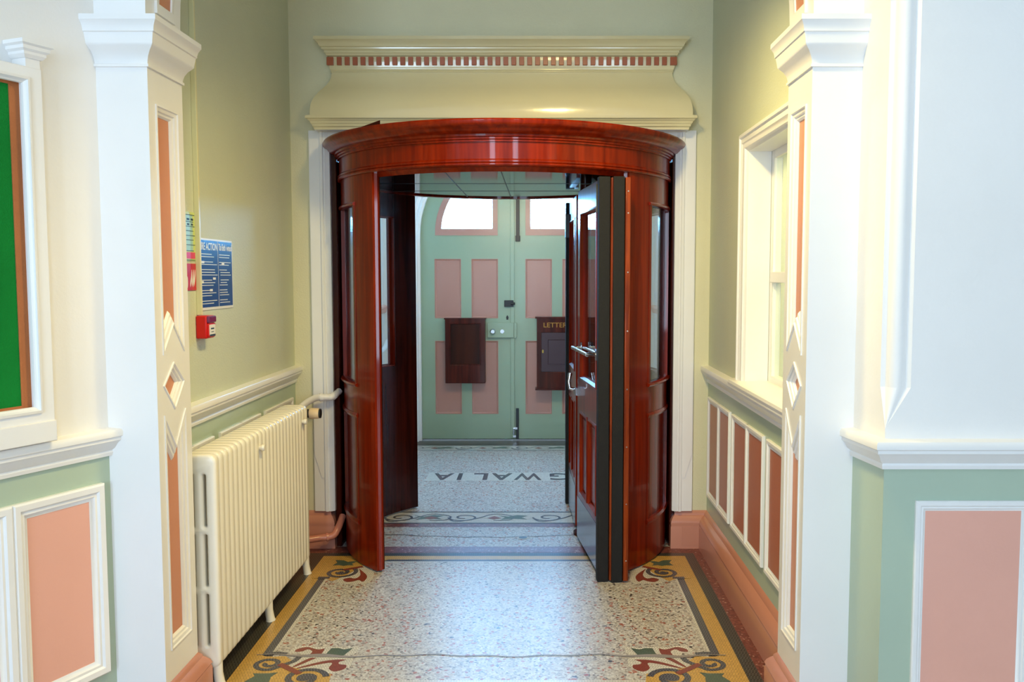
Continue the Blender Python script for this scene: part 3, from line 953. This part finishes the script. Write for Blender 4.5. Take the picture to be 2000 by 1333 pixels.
R1 = 0.968; R0 = 0.925
ca = math.asin((DC[1] - YB + 0.003) / 1.03)
c = MB()
ring(c, [(0.93, 2.26), (0.985, 2.26), (0.985, 2.268), (0.992, 2.272), (0.992, 2.280), (1.000, 2.284), (1.002, 2.294), (1.020, 2.300), (1.034, 2.312), (1.042, 2.322), (1.056, 2.328), (1.064, 2.340), (1.066, 2.352), (1.062, 2.360), (0.93, 2.362)], ca, PI - ca)
c.build('cornice', M['mahogany'], parent=rv)
c = MB()
ring(c, [(R0, 2.12), (0.976, 2.176), (0.976, 2.262), (R0, 2.262)], 0.0, PI)
ring(c, [(R0, 2.143), (0.976, 2.143), (0.976, 2.262), (R0, 2.262)], PI, 2 * PI)
hd = c.build('header', M['mahogany'], parent=rv)
c = MB()
ring(c, [(R0, 2.142), (0.980, 2.142), (0.986, 2.148), (0.986, 2.154), (0.980, 2.158), (0.984, 2.162), (0.984, 2.170), (0.977, 2.177), (R0, 2.177)], 0.0, PI)
c.build('bead_moulding', M['mahogany'], parent=hd)
c = MB()
ring(c, [(0.0, 2.152), (R0 + 0.004, 2.152), (R0 + 0.004, 2.17), (0.0, 2.17)], 0, 2 * PI, 96, cap=False)
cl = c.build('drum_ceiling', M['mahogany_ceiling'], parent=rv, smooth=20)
c = MB()
for x in (-0.05, 0.0):
    c.box(x - 0.0025 - 0.25, x + 0.0025 - 0.25, DC[1] - 0.85, DC[1] + 0.85, 2.1505, 2.153) if x else c.box(-0.002, 0.003, DC[1] - 0.9, DC[1] + 0.9, 2.1505, 2.153)
c.box(-0.9, 0.9, DC[1] - 0.03, DC[1] - 0.024, 2.1505, 2.153)
c.box(-0.75, 0.75, DC[1] + 0.44, DC[1] + 0.446, 2.1505, 2.153)
c.build('joint_line', M['black'], parent=cl)
c = MB(); ring(c, [(0.0, 2.33), (0.97, 2.33), (0.97, 2.36), (0.0, 2.36)], 0, 2 * PI, 72, cap=False)
c.build('drum_roof', M['mahogany_dark'], parent=rv)
c = MB()
c.add([(-0.60, 4.585, 2.36), (-0.605, 4.60, 2.36), (-0.60, 4.585, 2.386), (-0.605, 4.60, 2.386), (-0.72, 4.655, 2.36), (-0.725, 4.67, 2.36)],
      [(0, 1, 3, 2), (0, 2, 4), (1, 5, 3), (2, 3, 5, 4), (0, 4, 5, 1)])
c.build('loose_wedge', M['mahogany_dark'], parent=rv)
D = math.radians


def screen(mid):
    # mid: angle of the screen's middle (0 = right, pi = left); spans +-46 deg
    b = MB()
    A = lambda d: mid + D(d)
    for s in (-1, 1):
        f0, f1 = sorted((A(s * 34.5), A(s * 46)))
        cbox(b, f0, f1, R0, R1, 0.012, 2.142)                 # meeting stile
    fs = -1 if mid > 1 else 1                                 # sign of the angle towards the hall
    p0, p1 = sorted((A(fs * 8), A(-fs * 1)))
    cbox(b, p0, p1, R0, R1, 0.012, 2.142)                     # post in the wall
    for s in (-1, 1):
        pe = 8 if s == fs else 1
        f0, f1 = sorted((A(s * pe), A(s * 34.5)))
        cbox(b, f0, f1, R0, R1, 1.985, 2.142)
        cbox(b, f0, f1, R0, R1, 0.835, 1.012)
        cbox(b, f0, f1, R0, R1, 0.012, 0.245)
    fr_ = b.build('curved_screen', [M['mahogany']], parent=rv)
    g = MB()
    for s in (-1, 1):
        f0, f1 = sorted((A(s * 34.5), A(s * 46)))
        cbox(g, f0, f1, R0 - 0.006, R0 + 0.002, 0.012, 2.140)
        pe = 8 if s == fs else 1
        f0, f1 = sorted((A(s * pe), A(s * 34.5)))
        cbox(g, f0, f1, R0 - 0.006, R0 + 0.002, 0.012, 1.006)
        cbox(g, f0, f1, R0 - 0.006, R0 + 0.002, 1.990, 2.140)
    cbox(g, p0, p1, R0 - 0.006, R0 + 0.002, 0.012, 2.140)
    g.build('shade_lining', M['mahogany_dark'], parent=fr_)  # added skin over the inner faces, the drum's shade put into its colour
    for s in (-1, 1):
        pe = 8 if s == fs else 1
        f0, f1 = sorted((A(s * pe), A(s * 34.5)))
        g = MB(); cbox(g, f0, f1, 0.945, 0.950, 1.012, 1.985); g.build('curved_glass', M['glass'], parent=fr_)
        g = MB(); cbox(g, f0, f1, 0.938, 0.952, 0.245, 0.835); g.build('lower_panel', M['mahogany'], parent=fr_)
        g = MB()
        e0, e1 = sorted((A(s * max(1, pe - 3)), A(s * 34.9)))
        ring(g, [(R1 - 0.004, 0.994), (R1 + 0.010, 0.996), (R1 + 0.016, 1.004), (R1 + 0.012, 1.012), (R1 - 0.004, 1.018)], e0, e1, 24)
        ring(g, [(R1 - 0.004, 1.980), (R1 + 0.010, 1.984), (R1 + 0.014, 1.992), (R1 + 0.008, 2.000), (R1 - 0.004, 2.002)], e0, e1, 24)
        for z0, z1 in ((0.228, 0.256), (0.824, 0.850)):
            ring(g, [(R1 - 0.02, z0), (R1 + 0.006, z0), (R1 + 0.010, (z0 + z1) / 2), (R1 + 0.004, z1), (R1 - 0.02, z1)], e0, e1, 24)
        for z0, z1 in ((0.256, 0.824), (1.012, 1.985)):
            for q0, q1 in ((pe, pe + 1.4), (33.2, 34.6)):
                h0, h1 = sorted((A(s * q0), A(s * q1)))
                cbox(g, h0, h1, R1 - 0.02, R1 + 0.003, z0, z1)
        g.build('screen_moulding', M['mahogany'], parent=fr_)
    return fr_


screen(PI)
screen(0.0)
# worn wooden stops on the front edges of the two screens
for s in (-1, 1):
    g = MB()
    for m in (1, -1):
        a_ = (PI - D(46)) if s < 0 else D(46)
        a_ = a_ * m
        r_ = 0.9465
        x = DC[0] + r_ * math.cos(a_); y = DC[1] - r_ * math.sin(a_)
        g.box(x - 0.012, x + 0.010, y - 0.006, y + 0.006, 0.012, 2.142)
    g.build('edge_stop', M['mahogany'], parent=rv)
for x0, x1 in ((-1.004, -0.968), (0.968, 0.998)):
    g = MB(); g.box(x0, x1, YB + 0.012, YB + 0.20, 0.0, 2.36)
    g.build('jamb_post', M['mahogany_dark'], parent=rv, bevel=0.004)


def wing(label, shaft, tip, vis, name='revolving_door_wing', front=True):
    d = Vector(tip) - Vector(shaft); L = d.length; rz = math.atan2(d.y, d.x)
    root = thing(name, label, 'door wing', (shaft[0], shaft[1], 0.0), rz, 'folded wings of the revolving door')
    fn = lambda a, b, h: (a, h, b)
    T = 0.021
    gl = rect(0.10, L - 0.11, 1.00, 1.965)
    um = (0.10 + L - 0.11) / 2
    p1 = rect(0.10, um - 0.022, 0.315, 0.80); p2 = rect(um + 0.022, L - 0.11, 0.315, 0.80)
    b = MB(); b.plate(rect(0, L, 0.022, 2.10), [gl, p1, p2], fn, -T, T)
    b.build('wing_frame', M['mahogany'], parent=root, local=True, bevel=0.002)
    pr = [(-0.004, T + 0.004), (0.006, T + 0.006), (0.012, T - 0.002), (0.018, T - 0.010), (0.018, 0.0), (-0.004, T - 0.001)]
    b = MB(); b.box(0.10, L - 0.11, -0.003, 0.003, 1.00, 1.965)
    g = b.build('glass_pane', M['glass'], parent=root, local=True)
    for poly, nm in ((gl, 'glazing_bead'), (p1, 'panel_moulding'), (p2, 'panel_moulding')):
        b = MB()
        for s in (-1, 1):
            b.sweep(ccw(poly), [(o, s * h) for o, h in pr], fn, closed=True)
        if poly is gl:
            b.build(nm, M['mahogany'], parent=g, local=True)
        else:
            q = MB(); q.prism(ccw(poly), fn, -0.006, 0.006)
            a0, a1 = poly[0][0] + 0.035, poly[1][0] - 0.035
            q.prism(rect(a0, a1, 0.35, 0.765), fn, -0.012, 0.012)
            pq = q.build('lower_panel', M['mahogany'], parent=root, local=True, bevel=0.003)
            b.build(nm, M['mahogany'], parent=pq, local=True)
    for s in (-1, 1):
        b = MB(); b.box(0.005, L - 0.01, s * T, s * (T + 0.0025), 0.026, 0.275)
        b.build('kick_plate', M['steel'], parent=root, local=True)
    # black rubber seal and the wooden batten that holds it
    off = vis * 0.012
    b = MB(); b.box(L, L + 0.055, -0.029 + off, 0.029 + off, 0.004, 2.105)
    b.build('rubber_seal', M['rubber'], parent=root, local=True, bevel=0.003)
    e0 = -vis * 0.020; e1 = -vis * 0.046
    b = MB(); b.box(L - 0.02, L + 0.062, min(e0, e1), max(e0, e1), 0.012, 2.10)
    bt = b.build('edge_batten', M['worn_edge'], parent=root, local=True, bevel=0.003)
    for z in (0.12, 0.42, 0.72, 1.02, 1.32, 1.62, 1.92, 2.03):
        b = MB(); b.tube([(L + 0.0615, (e0 + e1) / 2, z), (L + 0.0635, (e0 + e1) / 2, z)], 0.004, 10)
        b.build('screw_head', M['chrome'], parent=bt, local=True)
    b = MB(); b.box(0.0, L + 0.03, -0.012, 0.012, 0.004, 0.022)
    b.build('bottom_seal', M['rubber'], parent=root, local=True)
    s = vis
    if front:   # push bar on the visible face
        b = MB(); y = s * (T + 0.052)
        b.tube([(0.13, y, 1.185), (L - 0.10, y, 1.185)], 0.011, 16)
        for u in (0.135, L - 0.105):
            b.tube([(u, s * T, 1.185), (u, s * (T + 0.058), 1.185)], 0.009, 12)
            b.box(u - 0.018, u + 0.018, min(s * T, s * (T + 0.006)), max(s * T, s * (T + 0.006)), 1.155, 1.215)
        b.build('push_bar', M['chrome'], parent=root, local=True)
    if front:
        b = MB(); b.box(L - 0.055, L - 0.012, min(s * T, s * (T + 0.012)), max(s * T, s * (T + 0.012)), 1.93, 2.075)
        b.tube([(L - 0.034, s * (T + 0.010), 1.93), (L - 0.034, s * (T + 0.010), 2.075)], 0.009, 12)
        b.build('hinge', M['brass'], parent=root, local=True, bevel=0.002)
        b = MB()
        b.box(0.02, 0.10, min(s * T, s * (T + 0.022)), max(s * T, s * (T + 0.022)), 0.895, 0.94)
        for k in range(4):
            b.box(0.028 + 0.018 * k, 0.040 + 0.018 * k, min(s * T, s * (T + 0.030)), max(s * T, s * (T + 0.030)), 0.898, 0.937)
        b.tube([(0.012, s * (T + 0.015), 0.92), (0.012, s * (T + 0.05), 0.93), (0.005, s * (T + 0.055), 0.97), (0.0, s * (T + 0.045), 1.02)], [0.012, 0.011, 0.010, 0.013], 12)
        b.build('latch', M['chrome'], parent=root, local=True)
    else:
        b = MB(); b.box(L - 0.10, L - 0.03, min(s * T, s * (T + 0.03)), max(s * T, s * (T + 0.03)), 1.86, 2.02)
        b.build('closer_bracket', M['black'], parent=root, local=True, bevel=0.003)
    return root


wing('folded mahogany door wing nearest the opening, showing its glass, push bar and latch', (0.452, 5.36), (0.540, 4.64), -1)
wing('folded mahogany door wing with black seal, hard against the right screen', (0.515, 5.36), (0.612, 4.63), -1)
wing('rear mahogany door wing showing behind the wing with the push bar', (0.450, 5.58), (0.424, 6.20), 1, front=False)
wing('rear mahogany door wing hidden behind the other three by the right screen', (0.515, 5.58), (0.60, 6.10), 1, front=False)
sh = MB(); sh.tube([(0.482, 5.47, 0.0), (0.482, 5.47, 2.15)], 0.035, 20); sh.tube([(0.482, 5.47, 0.0), (0.482, 5.47, 0.02)], 0.07, 24)
sh.build('centre_shaft', M['mahogany_dark'], parent=rv)

# ---- outer doors


def outer_leaf(s):
    # s = -1 left leaf, +1 right leaf; u measured from the seam outwards
    fn = lambda a, b, h: (DX + s * a, YD + h, b)
    fr_ = lambda a, b, h: (DX + s * a, YD - h, b)
    out = [(0.002, 0.012), (0.885, 0.012)] + arc(0.0, 2.0, 0.885, 0, PI / 2 - 0.003, 26)
    win = [(0.183, 2.057), (0.676 + 0.0, 2.057)] + [p for p in arc(0.0, 2.0, 0.68, math.asin(0.057 / 0.68), math.acos(0.183 / 0.68), 18)][1:]
    ps = [rect(0.132, 0.389, 1.194, 1.768), rect(0.489, 0.745, 1.194, 1.768), rect(0.132, 0.389, 0.258, 0.975), rect(0.489, 0.745, 0.258, 0.975)]
    b = MB(); b.plate(out, [win] + ps, fn, 0.0, 0.05)
    d = b.build('door_%d' % (1 if s < 0 else 2), M['doorgreen'])
    struct(d, 'pale green outer door leaf with salmon panels, ' + ('left of the seam' if s < 0 else 'right of the seam'))
    for p in ps:
        m = MB(); m.prism(ccw(p), fn, 0.010, 0.03)
        pn = m.build('door_panel', M['doorsalmon'], parent=d)
        m = MB(); m.sweep(ccw(p), [(0, -0.003), (0.005, -0.003), (0.009, 0.004), (0.016, 0.006), (0.018, 0.011), (0, 0.011)], fn, closed=True)
        m.build('panel_bead', M['doorsalmon'], parent=pn)
    ring_ = [(0.134, 1.993), (0.737, 1.993)] + arc(0.0, 2.0, 0.738, 0.0, math.acos(0.134 / 0.738), 20)[1:]
    m = MB(); m.plate(ring_, [win], fr_, 0.0, 0.006); m.build('window_border', M['doorsalmon'], parent=d)
    m = MB(); m.prism(ccw(win), fn, 0.022, 0.027); m.build('fanlight_glass', M['obscured'], parent=d)
    if s < 0:
        h = MB()
        for z in (0.24, 1.03, 1.92):
            h.tube([(DX - 0.892, YD - 0.008, z), (DX - 0.892, YD - 0.008, z + 0.12)], 0.009, 12)
        h.build('hinge', M['doorgreen'], parent=d)
        h = MB(); h.box(DX - 0.012, DX + 0.026, YD - 0.012, YD, 0.02, 2.86); h.build('meeting_bead', M['doorgreen'], parent=d, bevel=0.003)
        h = MB(); h.box(-0.308, -0.052, YD - 0.032, YD, 1.007, 1.151); lk = h.build('rim_lock', M['doorgreen'], parent=d, bevel=0.003)
        h = MB(); h.tube([(-0.255, YD - 0.03, 1.068), (-0.255, YD - 0.045, 1.068), (-0.255, YD - 0.062, 1.068), (-0.255, YD - 0.075, 1.068)], [0.030, 0.018, 0.024, 0.018], 20)
        h.build('lock_knob', M['chrome'], parent=lk)
        h = MB(); h.tube([(-0.165, YD - 0.03, 1.068), (-0.165, YD - 0.040, 1.068)], 0.019, 18); kh = h.build('keyhole_cover', M['chrome'], parent=lk)
        h = MB(); h.box(-0.144, -0.056, YD - 0.03, YD, 1.306, 1.368); h.tube([(-0.08, YD - 0.045, 1.337), (-0.04, YD - 0.045, 1.337)], 0.012, 12)
        h.build('night_latch', M['black'], parent=d, bevel=0.003)
        h = MB(); h.prism([(-0.124, 1.18), (-0.108, 1.18), (-0.104, 1.205), (-0.116, 1.225), (-0.128, 1.205)], lambda a, b, c_: (a, YD - c_, b), 0.0, 0.006)
        h.build('escutcheon', M['black'], parent=d)
    else:
        h = MB(); h.box(-0.030, 0.004, YD - 0.02, YD, 1.935, 2.62); h.box(-0.036, 0.010, YD - 0.012, YD, 1.935, 1.99)
        h.build('top_bolt', M['black'], parent=d, bevel=0.002)
        h = MB(); h.box(-0.034, -0.006, YD - 0.02, YD, 0.016, 0.315); h.build('foot_bolt', M['black'], parent=d, bevel=0.002)
        h = MB(); h.box(-0.062, -0.034, YD - 0.025, YD, 0.03, 0.05); h.tube([(-0.055, YD - 0.03, 0.06), (-0.055, YD - 0.03, 0.12)], 0.012, 12)
        h.box(-0.06, -0.02, YD - 0.03, YD - 0.01, 0.11, 0.13)
        h.build('bolt_catch', M['chrome'], parent=d)
        h = MB(); h.box(-0.050, -0.026, YD - 0.03, YD, 1.005, 1.15); h.build('lock_keep', M['doorgreen'], parent=d, bevel=0.002)
    return d


outer_leaf(-1)
outer_leaf(1)
# letter boxes on the leaves
lb = thing('letter_cage', 'plain reddish brown wooden box on the left outer door leaf', 'letter box', (-0.518, YD, 0.572))
q = MB(); fy = lambda a, b, h: (a, YD - h, b)
q.plate(rect(-0.71, -0.326, 0.572, 1.194), [rect(-0.665, -0.372, 0.75, 1.15)], fy, 0.0, 0.11); q.build('box_body', M['boxwood'], parent=lb, bevel=0.004)
q = MB(); q.prism(rect(-0.667, -0.370, 0.748, 1.152), fy, 0.02, 0.100); dr = q.build('box_door', M['boxdark'], parent=lb)
q = MB(); q.sweep(ccw(rect(-0.665, -0.372, 0.75, 1.15)), [(0, 0.098), (0, 0.112), (0.006, 0.112), (0.010, 0.098)], fy, closed=True); q.build('door_moulding', M['boxwood'], parent=dr)
q = MB(); q.prism(rect(-0.718, -0.318, 1.188, 1.200), fy, 0.0, 0.118); q.build('box_lid', M['boxwood'], parent=lb)
lb = thing('letter_box', 'dark brown letter box with gold LETTERS heading on the right outer door leaf', 'letter box', (0.36, YD, 0.51))
q = MB(); q.plate(rect(0.170, 0.555, 0.52, 1.20), [rect(0.212, 0.515, 0.684, 1.063)], fy, 0.0, 0.125); q.build('box_body', M['boxwood'], parent=lb, bevel=0.004)
q = MB(); q.prism(rect(0.155, 0.570, 1.196, 1.212), fy, 0.0, 0.14); q.build('box_lid', M['boxwood'], parent=lb)
q = MB(); q.prism(rect(0.155, 0.570, 0.508, 0.524), fy, 0.0, 0.14); q.build('box_base', M['boxwood'], parent=lb)
q = MB(); q.prism(rect(0.214, 0.513, 0.686, 1.061), fy, 0.02, 0.122)
q.sweep(ccw(rect(0.27, 0.46, 0.75, 1.0)), [(0, 0.120), (0, 0.127), (0.006, 0.127), (0.012, 0.121), (0.012, 0.120)], fy, closed=True)
dr = q.build('box_door', M['plum'], parent=lb)
q = MB(); q.prism([(0.222, 0.865), (0.234, 0.865), (0.236, 0.89), (0.228, 0.90), (0.220, 0.89)], fy, 0.121, 0.125); q.build('keyhole_cover', M['brass'], parent=dr)
q = MB(); q.text('LETTERS', lambda a, b, h: (a, YD - 0.1255 - h, b), 1.0, (0.235, 0.49, 1.112, 1.158), 0.0008, 0.008); q.build('lettering', M['gold'], parent=lb)

# ---- radiator
rd = thing('radiator', 'cream cast column radiator standing along the left wall', 'radiator', (-1.105, 4.06, 0))
RX0, RX1 = -1.176, -1.035
cu = bpy.data.curves.new('sec', 'CURVE'); cu.dimensions = '2D'; cu.fill_mode = 'BOTH'
cu.extrude = 0.0105; cu.bevel_depth = 0.0125; cu.bevel_resolution = 2; cu.offset = -0.0125


def rr(a0, a1, b0, b1, r, n=5):
    return (arc(a1 - r, b0 + r, r, -PI / 2, 0, n) + arc(a1 - r, b1 - r, r, 0, PI / 2, n) + arc(a0 + r, b1 - r, r, PI / 2, PI, n) + arc(a0 + r, b0 + r, r, PI, 1.5 * PI, n))


polys = [rr(RX0, RX1, 0.075, 0.918, 0.03)]
for x in (-1.1295, -1.0815):
    for z0, z1 in ((0.165, 0.37), (0.40, 0.605), (0.635, 0.84)):
        polys.append(rr(x - 0.0055, x + 0.0055, z0, z1, 0.005, 3))
for poly in polys:
    sp = cu.splines.new('POLY'); sp.points.add(len(poly) - 1); sp.use_cyclic_u = True
    for i, (a_, b_) in enumerate(poly):
        sp.points[i].co = (a_, b_, 0, 1)
cm = curve_mesh(cu)
sv = [(p.co.x, p.co.z, p.co.y) for p in cm.vertices]; sf = [tuple(p.vertices) for p in cm.polygons]
NS = 25; Y0r, Y1r = 3.408, 4.722
sec0 = MB(); sec0.add([(a_, b_ + Y0r, c_) for a_, b_, c_ in sv], sf)
sec0 = sec0.build('radiator_section', M['radiator'], parent=rd, smooth=60)
for i in range(1, NS):
    o = sec0.copy(); COL.objects.link(o); o.parent = rd
    o.location = (0, (Y1r - Y0r) * i / (NS - 1), 0)
for yy in (Y0r, Y0r + (Y1r - Y0r) * 12 / 24, Y1r):
    f = MB()
    for x, s in ((-1.056, 1), (-1.155, -1)):
        f.tube([(x, yy, 0.12), (x + s * 0.002, yy, 0.05), (x + s * 0.008, yy, 0.012), (x + s * 0.010, yy, 0.0)], [0.020, 0.019, 0.020, 0.023], 16)
    f.build('radiator_foot', M['radiator'], parent=rd)
for yy in (Y0r + (Y1r - Y0r) * 9.5 / 24, Y0r + (Y1r - Y0r) * 22.5 / 24):
    f = MB(); f.tube([(-1.06, yy, 0.842), (-1.030, yy, 0.842), (-1.022, yy, 0.842), (-1.012, yy, 0.842)], [0.010, 0.011, 0.016, 0.014], 14)
    f.build('bleed_plug', M['radiator'], parent=rd)
f = MB()
f.tube([(-1.10, 4.735, 0.862), (-1.10, 4.80, 0.862)], 0.017, 16); f.tube([(-1.105, 4.79, 0.862), (-1.052, 4.79, 0.862)], 0.020, 16)
vb = f.build('radiator_valve', M['chrome'], parent=rd)
f = MB(); f.tube([(-1.054, 4.79, 0.862), (-1.036, 4.79, 0.862)], 0.024, 18); f.build('valve_collar', M['black'], parent=vb)
f = MB(); f.tube([(-0.985, 4.79, 0.862), (-0.976, 4.79, 0.862)], 0.026, 20); f.build('valve_end_cap', M['black'], parent=vb)
f = MB(); f.tube([(-1.036, 4.79, 0.862), (-1.030, 4.79, 0.862), (-0.992, 4.79, 0.862), (-0.984, 4.79, 0.862)], [0.026, 0.030, 0.029, 0.026], 22); f.build('valve_head', M['beige'], parent=vb)
pp_ = MB()
pp_.tube(spline([(-1.105, 4.805, 0.872), (-1.105, 4.90, 0.885), (-1.095, 5.00, 0.898), (-1.072, 5.09, 0.906), (-1.02, 5.125, 0.904), (-0.998, 5.13, 0.905), (-0.985, 5.15, 0.912), (-0.972, 5.215, 0.928)], 6), 0.019, 16)
pp_.tube([(-1.058, 5.104, 0.906), (-1.043, 5.112, 0.9055)], 0.023, 16)
pp_.tube([(-0.992, 5.138, 0.907), (-0.985, 5.152, 0.912)], 0.022, 16)
tag(pp_.build('heating_pipe', M['white']), 'white painted pipe running from the radiator valve into the dark door jamb', 'pipe')
pp_ = MB()
pp_.tube(spline([(-1.17, 5.04, 0.085), (-1.08, 5.085, 0.088), (-1.03, 5.10, 0.09), (-0.995, 5.112, 0.098), (-0.975, 5.14, 0.13), (-0.962, 5.215, 0.185)], 6), 0.020, 16)
pp_.tube([(-1.035, 5.098, 0.09), (-1.022, 5.103, 0.091)], 0.0245, 16)
tag(pp_.build('heating_pipe', M['pinkpipe']), 'pink painted pipe bending into the door jamb near the floor', 'pipe')

# ---- things on the left wall
fx = plane_x(XL, 1)
q = MB(); q.box(XL, XL + 0.021, 3.735, 3.751, 1.438, 3.98)
tag(q.build('cable_trunking', M['conduit'], bevel=0.002), 'thin cream cable trunking rising from the red call point', 'cable trunking')
ps = thing('fire_action_poster', 'blue bilingual fire action poster on the left wall', 'poster', (XL, 3.965, 1.455))
q = MB(); q.prism(rect(3.758, 4.172, 1.455, 1.762), fx, 0.0, 0.004); q.build('poster_board', M['signwhite'], parent=ps, bevel=0.001)
q = MB(); q.prism(rect(3.765, 3.985, 1.467, 1.754), fx, 0.004, 0.0048); q.prism(rect(3.991, 4.164, 1.467, 1.754), fx, 0.004, 0.0048); q.build('blue_ground', M['blue'], parent=ps)
tx = MB(); fl2 = lambda a, b, h: (XL + 0.0048 + h, a, b)
tx.text('FIRE ACTION', fl2, 1.0, (3.772, 3.978, 1.712, 1.744), 0.0006, 0.012)
tx.text('Tân Beth i wneud', fl2, 1.0, (3.996, 4.160, 1.714, 1.744), 0.0006, 0.01)
z = 1.695
for k in range(20):
    if k in (2, 5, 9, 13, 17):
        z -= 0.011; continue
    for a0, a1 in ((3.775, 3.80 + 0.16 * random.uniform(0.5, 1.1)), (4.0 + (0.012 if 6 < k < 12 else 0), 4.03 + 0.12 * random.uniform(0.5, 1.05))):
        tx.prism(rect(a0, a1, z - 0.0015, z + 0.0015), fl2, 0.0, 0.0005)
    z -= 0.0112
for a0, b0 in ((3.79, 1.655), (4.03, 1.652), (3.92, 1.585), (3.88, 1.535), (3.778, 1.57)):
    tx.prism(rect(a0, a0 + 0.032, b0, b0 + 0.010), fl2, 0.0, 0.0006)
tx.build('poster_text', M['signwhite'], parent=ps, weld=False)
sg = thing('fire_notice', 'pale yellow and blue notice with ruled lines above a red sign', 'sign', (XL, 3.66, 1.662))
q = MB(); q.prism(rect(3.585, 3.733, 1.662, 1.862), fx, 0.0, 0.003); q.build('sign_board', M['signlime'], parent=sg)
q = MB(); q.prism(rect(3.60, 3.708, 1.705, 1.850), fx, 0.003, 0.0036); q.build('cyan_panel', M['signcyan'], parent=sg)
q = MB(); q.prism(rect(3.59, 3.728, 1.672, 1.698), fx, 0.003, 0.0038); q.build('pink_band', M['signpink'], parent=sg)
q = MB()
for k, z in enumerate((1.850, 1.822, 1.803, 1.785, 1.766, 1.748, 1.728, 1.704, 1.666)):
    q.prism(rect(3.59, 3.728 if k % 2 == 0 else 3.715, z - 0.0012, z + 0.0012), fx, 0.0036, 0.0042)
for k in range(3):
    q.prism(rect(3.61 + 0.04 * k, 3.635 + 0.04 * k, 1.828, 1.836), fx, 0.0036, 0.0042); q.prism(rect(3.612 + 0.04 * k, 3.632 + 0.04 * k, 1.808, 1.815), fx, 0.0036, 0.0042)
q.build('sign_lines', M['ink'], parent=sg)
sg = thing('fire_sign', 'small red sign with a white flame below the pale notice', 'sign', (XL, 3.66, 1.542))
q = MB(); q.prism(rect(3.60, 3.733, 1.542, 1.652), fx, 0.0, 0.003); q.build('sign_board', M['signred'], parent=sg)
q = MB()
for dx in (0.0, 0.018, 0.034):
    q.prism(blob([(3.668 + dx, 1.555), (3.682 + dx, 1.575), (3.690 + dx, 1.60), (3.688 + dx, 1.628), (3.680 + dx, 1.600), (3.670 + dx, 1.578)]), fx, 0.003, 0.0036)
q.prism(blob([(3.615, 1.555), (3.640, 1.553), (3.645, 1.585), (3.640, 1.60), (3.636, 1.585), (3.630, 1.61), (3.626, 1.585), (3.618, 1.60)]), fx, 0.003, 0.0036)
q.build('flame_pictogram', M['signwhite'], parent=sg)
al = thing('fire_call_point', 'red manual fire call point below the blue poster', 'fire alarm', (XL, 3.765, 1.34))
q = MB(); q.plate(rect(3.720, 3.812, 1.340, 1.436), [], fx, 0.0, 0.046); q.build('call_point_body', M['red'], parent=al, bevel=0.006)
q = MB(); q.prism(rr(3.726, 3.806, 1.346, 1.404, 0.008), fx, 0.044, 0.052); fc = q.build('front_plate', M['red'], parent=al, bevel=0.002)
q = MB(); q.prism(rr(3.733, 3.799, 1.352, 1.398, 0.006), fx, 0.052, 0.0535); q.build('white_label', M['signwhite'], parent=fc)
q = MB(); q.prism(rect(3.748, 3.784, 1.378, 1.384), fx, 0.0535, 0.0540); q.prism(rect(3.752, 3.780, 1.366, 1.369), fx, 0.0535, 0.0540)
q.prism(rect(3.736, 3.796, 1.350, 1.357), fx, 0.0535, 0.0545); q.build('label_print', M['ink'], parent=fc)
q = MB(); q.prism(rr(3.724, 3.808, 1.406, 1.434, 0.006), fx, 0.040, 0.056); q.build('beacon_lens', M['purple'], parent=al, bevel=0.004)

# ---- notice board on the splayed wall
nb = thing('notice_board', 'white framed notice board with green baize on the splayed left wall', 'notice board', near(0.7, 1.084, 0.0))
q = MB(); q.plate(rect(0.248, 1.40, 1.084, 2.232), [rect(0.305, 1.343, 1.190, 2.188)], near, 0.0, 0.060)
q.plate(rect(0.248, 1.40, 1.084, 1.150), [], near, 0.058, 0.068)
fb = q.build('board_frame', M['white'], parent=nb, bevel=0.003)
q = MB(); q.sweep(ccw(rect(0.305, 1.343, 1.190, 2.188)), [(-0.012, 0.058), (-0.012, 0.066), (-0.004, 0.068), (0.0, 0.060), (0.006, 0.056), (0.008, 0.050), (0.0, 0.048)], near, closed=True)
q.build('frame_moulding', M['white'], parent=fb)
q = MB(); q.plate(rect(0.303, 1.345, 1.188, 2.190), [rect(0.338, 1.31, 1.203, 2.175)], near, 0.004, 0.032); q.build('cork_border', M['cork'], parent=nb)
q = MB(); q.prism(rect(0.336, 1.312, 1.20, 2.178), near, 0.004, 0.029); q.build('baize_panel', M['felt'], parent=nb)
q = MB(); q.prism(rect(0.252, 0.30, 2.22, 2.262), near, 0.0, 0.058)
q.sweep([(0.250, 0.0), (0.250, 0.058), (0.300, 0.058), (0.300, 0.0)], [(0.0, 2.258), (0.004, 2.258), (0.012, 2.268), (0.012, 2.276), (0.020, 2.282), (0.020, 2.292), (0.028, 2.297), (0.028, 2.308), (0.0, 2.309)],
        lambda a, b, h: near(a, h, b))
q.prism(rect(0.252, 0.298, 2.26, 2.307), near, 0.0, 0.056)
q.build('corner_finial', M['white'], parent=nb)

# ---- vestibule pipe seen through the left screen
pp_ = MB(); pp_.tube(spline([(-1.27, 5.75, 0.90), (-1.27, 7.6, 0.90), (-1.265, 8.0, 0.90), (-1.24, 8.25, 0.93), (-1.23, 8.4, 0.99)], 6), 0.022, 14)
tag(pp_.build('vestibule_pipe', M['white']), 'white pipe low on the vestibule wall seen through the left glass', 'pipe')
